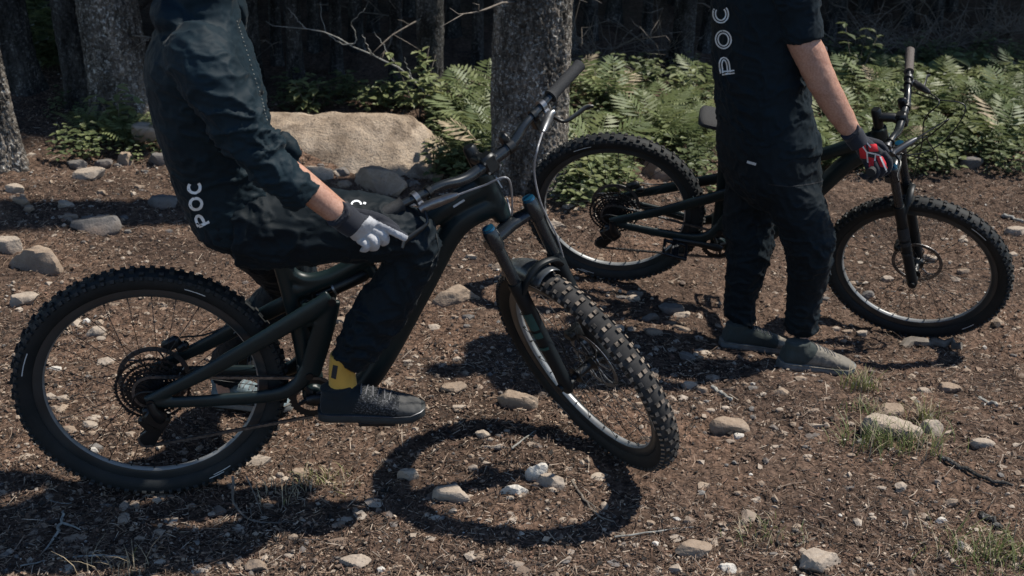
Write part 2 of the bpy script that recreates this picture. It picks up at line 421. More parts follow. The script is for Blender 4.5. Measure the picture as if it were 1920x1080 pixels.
# ------------------------------------------------------------------ ground sheet
def axis(lo, hi, step, far):
    a = [lo]; s = step
    while a[-1] > -far: s *= 1.25; a.append(a[-1] - s)
    c = list(np.arange(lo + step, hi, step)); b = [hi]; s = step
    while b[-1] < far: s *= 1.25; b.append(b[-1] + s)
    return np.array(a[::-1] + c + b)
def ground():
    xs = axis(-3.0, 3.6, .013, 120); ys = axis(2.2, 6.8, .0125, 120)
    X, Y = np.meshgrid(xs, ys); Z = gz(X, Y)
    near = np.exp(-np.maximum(0, np.hypot(X, Y - 4) - 5) / 4)
    q = p3(X, Y)
    Z = Z + near * (.009 * fbm(q * 9, 31, 3) + .006 * fbm(q * 32, 41, 2) + .005 * np.maximum(0, fbm(q * 17, 51, 2)))
    k = len(xs); n = len(ys); v = np.stack([X, Y, Z], -1).reshape(-1, 3)
    i = np.arange(n - 1)[:, None] * k + np.arange(k - 1)[None]
    f = np.stack([i, i + 1, i + k + 1, i + k], -1).reshape(-1, 4)
    me = bulk('ground', v, f, np.zeros(len(f)), [MT['soil']], True)
    return tag(link('ground', me), kind='structure')
ground()

# ------------------------------------------------------------------ stones
ICO = {}
def ico(sub):
    if sub in ICO: return ICO[sub]
    t = (1 + 5 ** .5) / 2
    v = [nrm(p) for p in ((-1, t, 0), (1, t, 0), (-1, -t, 0), (1, -t, 0), (0, -1, t), (0, 1, t), (0, -1, -t), (0, 1, -t), (t, 0, -1), (t, 0, 1), (-t, 0, -1), (-t, 0, 1))]
    f = [(0, 11, 5), (0, 5, 1), (0, 1, 7), (0, 7, 10), (0, 10, 11), (1, 5, 9), (5, 11, 4), (11, 10, 2), (10, 7, 6), (7, 1, 8), (3, 9, 4), (3, 4, 2), (3, 2, 6), (3, 6, 8), (3, 8, 9), (4, 9, 5), (2, 4, 11), (6, 2, 10), (8, 6, 7), (9, 8, 1)]
    for _ in range(sub):
        cache = {}; nf = []
        def mid(a, b):
            key = (min(a, b), max(a, b))
            if key not in cache: v.append(nrm(v[a] + v[b])); cache[key] = len(v) - 1
            return cache[key]
        for a, b, c in f:
            x, y, z = mid(a, b), mid(b, c), mid(c, a); nf += [(a, x, z), (b, y, x), (c, z, y), (x, y, z)]
        f = nf
    ICO[sub] = (np.array(v), f); return ICO[sub]
def rock_mesh(size, seed, sub=3, planes=7, rough=.05, sharp=True):
    v, f = ico(sub); r = np.random.default_rng(seed)
    n = r.normal(size=(planes, 3)); n[:, 2] *= .8; n /= np.linalg.norm(n, axis=1)[:, None]
    d = r.uniform(.55, .92, planes)
    n = np.vstack([n, [0, 0, 1], [0, 0, -1]]); d = np.append(d, [r.uniform(.6, .85), .8])
    dots = v @ n.T; rad = np.min(np.where(dots > 1e-3, d / np.maximum(dots, 1e-3), 9), axis=1)
    rad = np.minimum(rad, 1.15)
    p = v * rad[:, None]
    p = p + v * (rough * fbm(v * 2.2 + seed * 3.1, seed, 4))[:, None]
    p = p + v * (rough * .45 * fbm(v * 7 + seed, seed + 5, 3))[:, None]
    p /= np.abs(p).max(0); p = p * np.asarray(size) / 2
    mb = MB().add(p, f); me = mb.mesh('stone')
    autosmooth(me, 28 if sub > 2 else 22) if sharp else None
    return me
def put_rock(px, py, wpx, hpx, mat, label, seed, name='stone', group=None, sub=3, embed=.38, yaw=None, up=0., rough=.05, flat=None, cat='stone'):
    p = gpt(px, py + hpx * .28, up); s = pxm(p); wd = wpx / s * 1.06
    dep = wd * .55 if flat is None else wd * flat
    ht = max(.40 * wd, (hpx / s - .42 * dep) / .9) * 1.3
    r = np.random.default_rng(seed); ya = r.uniform(-.3, .3) if yaw is None else yaw
    o = link(name, rock_mesh((wd, dep, ht), seed, sub, rough=rough), MT[mat])
    o.location = (p[0], p[1], p[2] + up + ht * (.5 - embed)); o.rotation_euler = (r.uniform(-.12, .12), r.uniform(-.12, .12), ya)
    return tag(o, label, cat, group)

def boulder():
    """long block of granite, flat topped, rounded at its right end"""
    a = gpt(815, 352); s = pxm(a)
    L = 1.50; W = .50; H = .34
    v, f = ico(5); q = v.copy()
    e = 4.4
    k = (np.abs(q[:, 0]) ** e + np.abs(q[:, 1]) ** e + np.abs(q[:, 2]) ** e) ** (-1 / e); p = q * k[:, None]
    p = p * V(L / 2, W / 2, H / 2)
    t = (p[:, 0] / L + .5)                                    # 0 left .. 1 right
    p[:, 2] += np.where(p[:, 2] > 0, .03 * np.sin(t * 2.6) - .02 * (t > .9), 0)
    p[:, 1] -= np.where(p[:, 1] < 0, .05 * sm((t - .2) / .8), 0) * (1 - (p[:, 2] / H + .5)) 
    nn = q; c = p
    p = p + nn * (.022 * fbm(c * 3.5, 5, 4) + .010 * fbm(c * 13, 9, 3) - .02 * np.maximum(0, .25 - np.abs(fbm(c * V(3, 3, 9), 12, 2))))[:, None]
    me = MB().add(p, f).mesh('boulder'); o = link('boulder', me, MT['boulder'])
    o.location = (a[0] - L / 2 + .01, a[1] + .36, a[2] - .014); o.rotation_euler = (R_(40), R_(-1.5), R_(-5))
    tag(o, 'big pale flat topped boulder behind the sitting rider, its foot buried in soil', 'boulder')
boulder()

# ------------------------------------------------------------------ trees
def bark_trunk(name, base, r0, r1, h, mat, lean=(0, 0), detail=2, seed=0, parent=None):
    n = {2: 230, 1: 64, 0: 14}[detail]
    zs = {2: np.concatenate([np.linspace(-.25, 1.45, 360), np.linspace(1.7, h, 40)]), 1: np.concatenate([np.linspace(-.25, 1.5, 110), np.linspace(1.7, h, 16)]), 0: np.concatenate([np.linspace(-.2, 1.4, 14), np.linspace(2, h, 6)])}[detail]
    th = np.arange(n) * 2 * math.pi / n; Z, T = np.meshgrid(zs, th, indexing='ij')
    r = r0 + (r1 - r0) * np.clip(Z / h, 0, 1) + r0 * .55 * np.exp(-np.maximum(Z, -.25) / .13) * (.6 + .4 * np.sin(T * 4 + seed))
    c = p3(np.cos(T), np.sin(T), Z)
    if detail:
        g = c * V(r0, r0, 1)
        amp = 1 if detail == 2 else .8
        pl = fbm(g * V(60, 60, 24) + seed, seed, 4); cr = np.abs(fbm(g * V(62, 62, 22) + .6 * fbm(g * 26, seed + 3, 2)[..., None] + seed, seed + 7, 3))
        r = r + amp * (.0042 * pl - .0095 * np.maximum(0, .34 - cr) / .34 + .003 * fbm(g * V(90, 90, 60), seed + 9, 2)) + .012 * fbm(g * V(5, 5, 2), seed + 11, 2)
    X = r * np.cos(T) + lean[0] * Z; Y = r * np.sin(T) + lean[1] * Z
    v = np.stack([X, Y, Z], -1).reshape(-1, 3); k = len(zs)
    i = np.arange(k - 1)[:, None] * n; j = np.arange(n)[None]; jn = (j + 1) % n
    f = np.stack([i + j, i + jn, i + n + jn, i + n + j], -1).reshape(-1, 4)
    return link('trunk', bulk('trunk', v, f, np.zeros(len(f)), [MT[mat]], True), parent=parent)
def crown_mesh(seed):
    r = np.random.default_rng(seed); vs = []; fs = []; n = 0
    for lv in range(30):
        t = lv / 29; R = (1 - t) ** .8 * (.9 + .2 * r.random()) + .05
        for b in range(8):
            a = r.uniform(0, 6.28); L = R * r.uniform(.7, 1.1); w_ = L * .30
            d = V(math.cos(a), math.sin(a), 0); s = V(-d[1], d[0], 0); z0 = t + r.uniform(-.015, .015)
            for k in range(3):
                u0, u1 = k / 3, (k + 1) / 3
                z = lambda u: z0 - .05 * u * u * (1 - t) - .01
                q0, q1 = w_ * (1 - u0 * .55) * (.55 if k == 0 else 1), w_ * (1 - u1 * .75)
                vs += [d * L * u0 - s * q0 + V(0, 0, z(u0)), d * L * u0 + s * q0 + V(0, 0, z(u0)), d * L * u1 + s * q1 + V(0, 0, z(u1)), d * L * u1 - s * q1 + V(0, 0, z(u1))]
                fs.append((n, n + 1, n + 2, n + 3)); n += 4
    return bulk('crown', np.array(vs), np.array(fs), np.zeros(len(fs)), [MT['needle']])
CROWNS = [crown_mesh(i) for i in range(3)]
TRUNKS = {}
def tree(base, r0, label, detail=0, mat='bark_dark', h=15, crown=(5, 2.0), lean=(0, 0), seed=0, group=None, stubs=0):
    base = V(*base); t = empty('spruce_tree', base, label, 'tree', group)
    key = (round(r0, 2), detail, mat)
    if detail == 0 and key in TRUNKS: tr = link('trunk', TRUNKS[key], parent=t); tr.rotation_euler = (lean[1], -lean[0], seed)
    else:
        tr = bark_trunk('trunk', base, r0, r0 * .45, h, mat, lean if detail else (0, 0), detail, seed, t)
        if detail == 0: TRUNKS[key] = tr.data
    if crown:
        c = link('crown', CROWNS[seed % 3], parent=t); c.location = (lean[0] * crown[0], lean[1] * crown[0], crown[0]); c.scale = (crown[1], crown[1], h + .8 - crown[0]); c.rotation_euler = (0, 0, seed * 1.7)
    r = np.random.default_rng(seed + 99)
    for k in range(stubs):
        mb = MB(); a = r.uniform(0, 6.28); z = r.uniform(.25, 1.5); L = r.uniform(.15, .7)
        d = V(math.cos(a), math.sin(a), r.uniform(-.25, .15)); p = V(lean[0] * z, lean[1] * z, z) + d * r0 * .8
        pts = [p + d * L * u + V(0, 0, -.12 * L * u * u) + r.normal(size=3) * .012 for u in np.linspace(0, 1, 5)]
        tube(mb, pts, np.linspace(.006, .0015, 5), 5)
        for q in range(3):
            u = r.uniform(.3, .9); s0 = pts[int(u * 4)]; e = s0 + V(*(r.normal(size=3) * .09)); tube(mb, [s0, (s0 + e) / 2 + r.normal(size=3) * .01, e], [.003, .002, .001], 4)
        obj('dead_branch', mb, MT['twig'], t)
    return t
def base_of(px, py): return gpt(px, py)
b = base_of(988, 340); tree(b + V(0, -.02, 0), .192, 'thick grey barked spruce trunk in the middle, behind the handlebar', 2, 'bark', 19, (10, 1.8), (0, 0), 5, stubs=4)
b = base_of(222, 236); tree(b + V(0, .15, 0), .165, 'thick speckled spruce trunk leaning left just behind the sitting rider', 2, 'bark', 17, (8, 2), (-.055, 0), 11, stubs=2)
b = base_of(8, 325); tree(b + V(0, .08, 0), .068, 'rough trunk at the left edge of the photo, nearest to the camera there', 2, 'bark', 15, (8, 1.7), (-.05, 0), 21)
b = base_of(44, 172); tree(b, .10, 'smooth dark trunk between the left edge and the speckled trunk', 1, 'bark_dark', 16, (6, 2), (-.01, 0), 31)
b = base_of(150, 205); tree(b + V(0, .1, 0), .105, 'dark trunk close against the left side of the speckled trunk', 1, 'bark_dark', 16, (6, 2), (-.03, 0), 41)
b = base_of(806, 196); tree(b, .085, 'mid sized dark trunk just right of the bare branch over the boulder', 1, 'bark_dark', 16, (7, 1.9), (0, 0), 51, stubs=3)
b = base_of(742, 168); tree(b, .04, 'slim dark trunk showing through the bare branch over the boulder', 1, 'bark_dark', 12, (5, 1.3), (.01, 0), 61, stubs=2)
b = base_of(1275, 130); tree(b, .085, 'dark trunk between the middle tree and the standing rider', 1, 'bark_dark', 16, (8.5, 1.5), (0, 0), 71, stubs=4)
FG = 'thin dark trunks in the shaded forest behind'
FLX = [12, 110, 455, 478, 520, 556, 590, 632, 668, 700, 850, 895, 545, 770, 615]
FR = 'dark trunk standing deep in the shade behind the ferns'
ORD = ['leftmost', 'second from the left', 'third from the left', 'fourth from the left', 'fifth from the left', 'sixth from the left', 'seventh from the left', 'eighth from the left', 'eighth from the right', 'seventh from the right', 'sixth from the right', 'fifth from the right', 'fourth from the right', 'third from the right', 'second from the right', 'rightmost']
def ordw(i, n): return ORD[i] if i < (n + 1) // 2 else ORD[16 - (n - i)]
for i, (px, py, r) in enumerate([(12, 60, .06), (110, 70, .05), (455, 60, .05), (478, 150, .05), (520, 120, .04), (556, 165, .05), (590, 95, .045), (632, 140, .035), (668, 95, .05), (700, 60, .04), (850, 70, .05), (895, 120, .045), (545, 40, .04), (770, 30, .05), (615, 20, .04)]):
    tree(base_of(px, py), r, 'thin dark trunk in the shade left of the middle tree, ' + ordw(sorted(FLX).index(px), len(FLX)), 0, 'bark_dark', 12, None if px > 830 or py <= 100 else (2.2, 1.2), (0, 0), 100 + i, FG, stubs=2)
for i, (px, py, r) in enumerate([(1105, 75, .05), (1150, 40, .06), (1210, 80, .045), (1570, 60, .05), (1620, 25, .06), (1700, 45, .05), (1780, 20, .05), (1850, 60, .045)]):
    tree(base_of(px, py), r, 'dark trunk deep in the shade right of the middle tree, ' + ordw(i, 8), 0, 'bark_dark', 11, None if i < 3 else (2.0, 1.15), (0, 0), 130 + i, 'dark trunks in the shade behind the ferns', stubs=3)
# the rest of the stand: spruces beyond and to the right, whose crowns keep the forest floor dark
rr = np.random.default_rng(4)
k = 0; cells = []
for gx in np.arange(-7, 16, 1.75):
    for gy in np.arange(11.4, 24, 1.9):
        cells.append((gx + rr.uniform(-.6, .6), gy + rr.uniform(-.6, .6)))
for gx, gy in ((-4.6, 7.7), (-5.6, 6.4), (-6.2, 8.6), (-6.8, 5.0), (.3, 8.7), (1.5, 9.4), (2.6, 9.9), (3.6, 10.3)): cells.append((gx, gy))
for x, y in cells:
    if -3.9 < x < -2.6 and y < 15: continue                       # the bright gap at the left
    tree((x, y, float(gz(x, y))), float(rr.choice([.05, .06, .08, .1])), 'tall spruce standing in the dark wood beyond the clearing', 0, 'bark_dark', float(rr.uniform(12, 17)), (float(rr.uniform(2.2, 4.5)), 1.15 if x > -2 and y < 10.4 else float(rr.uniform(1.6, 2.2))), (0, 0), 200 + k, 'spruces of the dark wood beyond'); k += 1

# ------------------------------------------------------------------ understory
def frond_mesh(seed, L=.34, n=15):
    r = np.random.default_rng(seed); vs = []; fs = []; ct = 0
    pts = [V(L * u, 0, .32 * L * math.sin(u * 2.1) - .10 * L * u * u) for u in np.linspace(0, 1, n + 1)]
    for i in range(1, n + 1):
        u = i / n; p = pts[i]; w_ = L * .36 * math.sin(math.pi * min(1, u * .95 + .1)) ** .9 * (1 if u < .85 else .7) + .004
        for s in (-1, 1):
            d = nrm(V(.5 + .5 * u, s, -.22 + r.uniform(-.15, .15))); t = V(1, 0, .1); hw = L * .030
            a = p; b_ = p + d * w_ * .5 + t * hw * 1.0; c = p + d * w_; e = p + d * w_ * .5 - t * hw * 1.1
            vs += [a, e, c, b_]; fs.append((ct, ct + 1, ct + 2, ct + 3)); ct += 4
    for i in range(n):
        a, b_ = pts[i], pts[i + 1]; h = V(0, .0016, 0); vs += [a - h, a + h, b_ + h * .7, b_ - h * .7]; fs.append((ct, ct + 1, ct + 2, ct + 3)); ct += 4
    return bulk('frond', np.array(vs), np.array(fs), np.zeros(len(fs)), [MT['fern']])
FRONDS = [frond_mesh(i, n=13) for i in range(5)]
DEADF = FRONDS[0].copy(); DEADF.materials.clear(); DEADF.materials.append(MT['drygrass'])
def fern(p, size, label, group, seed):
    r = np.random.default_rng(seed); o = empty('fern', p, label, 'fern', group); k = int(r.integers(6, 9))
    for i in range(k):
        f = link('frond', FRONDS[int(r.integers(0, 5))], parent=o); a = i / k * 6.283 + r.uniform(-.3, .3)
        if r.random() < .05: f.data = DEADF
        f.rotation_euler = (r.uniform(-.25, .25), -r.uniform(.15, .65), a); s = size * r.uniform(.75, 1.15); f.scale = (s, s, s); f.location = (0, 0, .03)
    return o
def leafplant_mesh(seed, n=9, L=.07):
    """one leafy spray: a stem with broad toothed leaflets"""
    r = np.random.default_rng(seed); vs = []; fs = []; ct = 0
    for i in range(n):
        u = (i + 1) / n; a = i * 2.4 + r.uniform(-.4, .4); p = V(0, 0, .05 + .22 * u * r.uniform(.8, 1.1)); l = L * r.uniform(.7, 1.2); d = V(math.cos(a), math.sin(a), r.uniform(-.2, .25)); d = nrm(d); s = nrm(np.cross(V(0, 0, 1), d)); nn = np.cross(d, s)
        p = p + d * .03
        ring = [p, p + d * l * .25 - s * l * .30 + nn * .01, p + d * l * .6 - s * l * .32, p + d * l - nn * l * .12, p + d * l * .6 + s * l * .32, p + d * l * .25 + s * l * .30 + nn * .01]
        vs += ring; fs += [(ct, ct + 1, ct + 2, ct + 3), (ct, ct + 3, ct + 4, ct + 5)]; ct += 6
    for k in range(3):
        a = k * 2.1; h = V(math.cos(a), math.sin(a), 0) * .0015; g = V(-h[1], h[0], 0); vs += [-h, h, h + V(0, 0, .26), -h + V(0, 0, .26)]; fs.append((ct, ct + 1, ct + 2, ct + 3)); ct += 4
    return np.array(vs), np.array(fs)
LEAFV = [leafplant_mesh(i) for i in range(6)]
def sapling(px, py, h, label, seed, n=4, mat='leaf_pale', lean=(0, 0), fan=1.):
    """upright young shrub: arching stems, each leaflet pair built as a leaf"""
    p = gpt(px, py); o = empty('sapling', p, label, 'sapling'); r = np.random.default_rng(seed); mb = MB(); lf = []
    for k in range(n):
        a = r.uniform(0, 6.28); d = V(math.cos(a) * .32 * fan + lean[0], math.sin(a) * .3 * fan + lean[1], 1); hh = h * r.uniform(.65, 1.05); pts = [d * hh * u + V(d[0], d[1], 0) * .25 * hh * u * u for u in np.linspace(0, 1, 6)]
        tube(mb, pts, np.linspace(.0035, .001, 6), 5)
        for u in np.linspace(.3, 1, 6):
            q = np.array([np.interp(u, np.linspace(0, 1, 6), np.array(pts)[:, c]) for c in range(3)])
            for s in range(3):
                b_ = r.uniform(0, 6.28); lf.append((q, V(math.cos(b_), math.sin(b_), r.uniform(-.25, .3)), r.uniform(.065, .105) * (1.1 - .3 * u)))
    obj('stem', mb, MT['twig'], o)
    for q, d, l in lf[:70]:
        d = nrm(d); s = nrm(np.cross(V(0, 0, 1), d)); nn = np.cross(d, s)
        vs = [q, q + d * l * .3 - s * l * .22, q + d * l * .65 - s * l * .24, q + d * l - nn * l * .2, q + d * l * .65 + s * l * .24, q + d * l * .3 + s * l * .22]
        link('leaf', MB().add(np.array(vs), [(0, 1, 2, 3), (0, 3, 4, 5)]).mesh('leaf', False), MT[mat], o)
    return o
def understory():
    FGp = 'ferns '
    r = np.random.default_rng(12); n = 0
    regions = [((872, 930, 200, 330), 12), ((1065, 1340, 165, 345), 34), ((1540, 1915, 135, 320), 46)]
    LBS = ['green fern between the boulder and the middle tree', 'green fern between the middle tree and the standing rider', 'green fern to the right of the standing rider']
    for ((x0, x1, y0, y1), c), LB in zip(regions, LBS):
        for i in range(c):
            px, py = r.uniform(x0, x1), y0 + (y1 - y0) * r.random() ** .9
            if 1060 < px < 1345 and py > 330 and r.random() < .6: continue
            if (1165 < px < 1300 and 290 < py < 385) or (1775 < px < 1875 and py > 285): continue
            p = gpt(px, py)
            fern(p, r.uniform(.55, 1.1), LB, FGp + LB[10:], n); n += 1
    for i in range(9):
        px, py = r.uniform(150, 300), r.uniform(205, 285); fern(gpt(px, py), r.uniform(.35, .65), 'low dark fern at the foot of the speckled trunk', 'ferns at the foot of the speckled trunk', 300 + i)
    for i in range(9):
        fern(gpt(r.uniform(55, 125), r.uniform(15, 120)), 1.2, 'bright fern glimpsed through the gap between the left trunks', 'ferns in the gap between the left trunks', 330 + i)
    # ground cover nobody could count
    vs = []; fs = []; off = 0; mi = []
    def scatter(k, x0, x1, y0, y1, s0, s1):
        nonlocal off
        for i in range(k):
            qx, qy = r.uniform(x0, x1), y0 + (y1 - y0) * r.random()
            if (1195 < qx < 1280 and 315 < qy < 375) or (1795 < qx < 1850 and qy > 305): continue
            p = gpt(qx, qy); v, f = LEAFV[int(r.integers(0, 6))]; a = r.uniform(0, 6.28); s = r.uniform(s0, s1)
            c, q = math.cos(a), math.sin(a); Rm = np.array([[c, -q, 0], [q, c, 0], [0, 0, 1]]); vs.append(v * V(s, s, s * .8) @ Rm.T + p); fs.append(f + off); off += len(v)
            mi.extend([int(r.random() < .35)] * len(f))
    scatter(430, 1060, 1350, 140, 375, .3, .85); scatter(760, 1530, 1925, 100, 335, .3, .9); scatter(130, 812, 935, 185, 350, .5, .9)
    scatter(85, 95, 330, 190, 310, .3, .7); scatter(60, 520, 830, 180, 215, .5, .9); scatter(220, 50, 130, 2, 140, .7, 1.2); scatter(30, 1040, 1110, 340, 400, .4, .7)
    me = bulk('ground_cover', np.concatenate(vs), np.concatenate(fs), mi, [MT['leaf'], MT['leaf_pale']]); tag(link('ground_cover', me), 'low green leafy ground cover between the ferns', 'ground cover', kind='stuff')
    sapling(786, 226, .40, 'young sapling with narrow pale leaves rising behind the right end of the boulder', 1, 5)
    sapling(838, 240, .34, 'bright leafy sapling between the boulder and the middle tree', 2, 4)
    sapling(580, 214, .24, 'small pale sprig peeping over the left half of the boulder', 3, 3)
    sapling(702, 205, .20, 'small leafy sprig peeping over the middle of the boulder', 4, 3)
    sapling(228, 262, .34, 'leafy sapling in front of the speckled trunk at the left', 5, 4)
    sapling(920, 215, .26, 'sprig of pale leaves close against the left of the middle trunk', 6, 2)
    sapling(1095, 372, .20, 'pale green sprig at the right foot of the middle trunk', 7, 4)
    for j, (qx, qy) in enumerate([(1120, 215), (1200, 180), (1290, 205), (1560, 240), (1690, 170), (1760, 225), (1850, 200), (1905, 260)]): sapling(qx, qy, .30, 'upright leafy shrub in the undergrowth behind the bikes, ' + ordw(j, 8), 20 + j, 4, 'leaf' if j % 2 else 'leaf_pale')
    sapling(1600, 175, .45, 'taller leafy shrub in the ferns right of the standing rider', 8, 5, 'leaf')
    # yellow-green big leaved plants
    for i, (px, py) in enumerate([(1810, 268), (1770, 150), (1870, 170)]):
        p = gpt(px, py); o = empty('broad_leaved_plant', p, ['low plant of broad pale leaves beside the small dark rock at the right', 'broad leaved plant behind the hoses of the far handlebar', 'broad leaved plant high among the ferns at the right edge'][i], 'plant')
        for j in range(7):
            a = j * .9 + i; d = nrm(V(math.cos(a), math.sin(a), .3)); s = nrm(np.cross(V(0, 0, 1), d)); l = .15; q = V(0, 0, .06 + .02 * j) + d * .04
            vs = []; fs = []
            for u in np.linspace(0, 1, 6):
                wv = l * .42 * math.sin(math.pi * (u * .9 + .06)); c = q + d * l * u + V(0, 0, -.10 * u * u + .02 * u); vs += [c - s * wv, c + V(0, 0, -.006), c + s * wv]
            for u in range(5): b_ = u * 3; fs += [(b_, b_ + 3, b_ + 4, b_ + 1), (b_ + 1, b_ + 4, b_ + 5, b_ + 2)]
            link('leaf', MB().add(np.array(vs), fs).mesh('leaf'), MT['leaf_pale'], o)
understory()

# bare lichened branch sticking up over the boulder
def dead_branch():
    Y = gpt(850, 235)[1] + .1
    mb = MB(); A = lambda a, b, dy=0: atY(a, b, Y + dy)
    def br(pts, r0, r1): P = catmull(np.array(pts), 14); P = P + np.random.default_rng(int(r0 * 1e5)).normal(size=P.shape) * .004; tube(mb, P, np.linspace(r0, r1, 14), 7)
    base = gpt(842, 238)
    o = empty('dead_branch', base, 'bare grey forked branch arching over the boulder towards the sitting rider', 'branch')
    br([base, A(815, 190), A(772, 148), A(738, 118), A(700, 103), A(655, 84), A(615, 62), A(575, 54), A(520, 52, .1), A(500, 40, .15)], .0075, .0016)
    br([A(655, 84), A(668, 74), A(660, 45, -.05), A(672, 28, -.08), A(684, 17, -.1)], .004, .0012)
    br([A(655, 84), A(628, 76, .05), A(608, 50, .1), A(600, 5, .12)], .004, .0012)
    br([A(700, 103), A(690, 88, -.08), A(678, 66, -.12)], .005, .0015)
    br([A(738, 118), A(728, 100, .06), A(716, 80, .1), A(700, 60, .1)], .0045, .0015)
    br([A(772, 148), A(765, 128, -.04), A(758, 108, -.1)], .004, .0012)
    br([A(575, 54), A(560, 40), A(540, 15)], .003, .001)
    for v in mb.v: v -= base
    obj('limb', mb, MT['lichen_wood'], o)
dead_branch()
# thicket of dead twigs at the right rear
def thicket():
    spots = [(1590, 110), (1650, 95), (1715, 120), (1775, 95), (1835, 90), (1240, 118), (1120, 120), (1890, 70)]
    for i, (px, py) in enumerate(spots):
        p = gpt(px, py); r = np.random.default_rng(i + 50)
        o = empty('dead_shrub', p, 'tangle of bare dark twigs behind the ferns, ' + ordw(sorted(q[0] for q in spots).index(px), 8), 'dead shrub', 'tangles of bare twigs behind the ferns'); mb = MB()
        for k in range(16):
            a = r.uniform(0, 6.28); d = V(math.cos(a), math.sin(a), r.uniform(.3, 1.4)); L = r.uniform(.3, .75); q = V(0, 0, .02)
            pts = [q + d * L * u * .7 + V(0, 0, -.25 * L * u * u) + r.normal(size=3) * .025 * u for u in np.linspace(0, 1, 6)]; tube(mb, pts, np.linspace(.005, .0012, 6), 4)
            for t in range(6):
                s = pts[int(r.integers(1, 6))]; e = s + r.normal(size=3) * .13; tube(mb, [s, (s + e) / 2 + r.normal(size=3) * .02, e], [.0025, .002, .0008], 3)
        obj('twigs', mb, MT['twig'], o)
thicket()
# ------------------------------------------------------------------ mountain bikes
WR = .372
HA = R_(64.5); UPB = V(-math.cos(HA), 0, math.sin(HA)); FWB = V(math.sin(HA), 0, math.cos(HA)); OFFB = .044; HUBZ = .375
def Rz(a): c, s = math.cos(a), math.sin(a); return np.array([[c, -s, 0], [s, c, 0], [0, 0, 1.]])
def Rx(a): c, s = math.cos(a), math.sin(a); return np.array([[1., 0, 0], [0, c, -s], [0, s, c]])
def Ry(a): c, s = math.cos(a), math.sin(a); return np.array([[c, 0, s], [0, 1., 0], [-s, 0, c]])
def Rax(u, a):
    u = nrm(u); K = np.array([[0, -u[2], u[1]], [u[2], 0, -u[0]], [-u[1], u[0], 0]]); return np.eye(3) + math.sin(a) * K + (1 - math.cos(a)) * K @ K
def M4(Rm, t): m_ = Matrix.Identity(4); [[m_[i].__setitem__(j, float(Rm[i][j])) for j in range(3)] + [m_[i].__setitem__(3, float(t[i]))] for i in range(3)]; return m_
BIKE1 = dict(o=V(-.99685, 2.87726, -.00428), M=Rz(.192354) @ Ry(.001928) @ Rx(.073552), steer=-1.13628, wb=1.24667, hb=.7744, bx=.0708)
BIKE2 = dict(o=V(.37841, 4.63249, -.0643), M=Rz(-.1204) @ Ry(.125882) @ Rx(.297593), steer=-.242942, wb=1.23326, hb=.7620, bx=.0866)
for B in (BIKE1, BIKE2):
    B['ax'] = V(B['wb'], 0, HUBZ); B['A'] = B['ax'] - FWB * OFFB; B['Rs'] = Rax(UPB, B['steer'])
def loc2w(B, p): return B['M'] @ np.asarray(p, float) + B['o']
def steer(B, p): return B['Rs'] @ (np.asarray(p, float) - B['A']) + B['A']
def bl(B, px, py, yl=0.):                      # photo point on the plane y = yl of a bike, in world coordinates
    o, d = ray(px, py); o2 = B['M'].T @ (o - B['o']); d2 = B['M'].T @ d
    return loc2w(B, o2 + d2 * ((yl - o2[1]) / d2[1]))

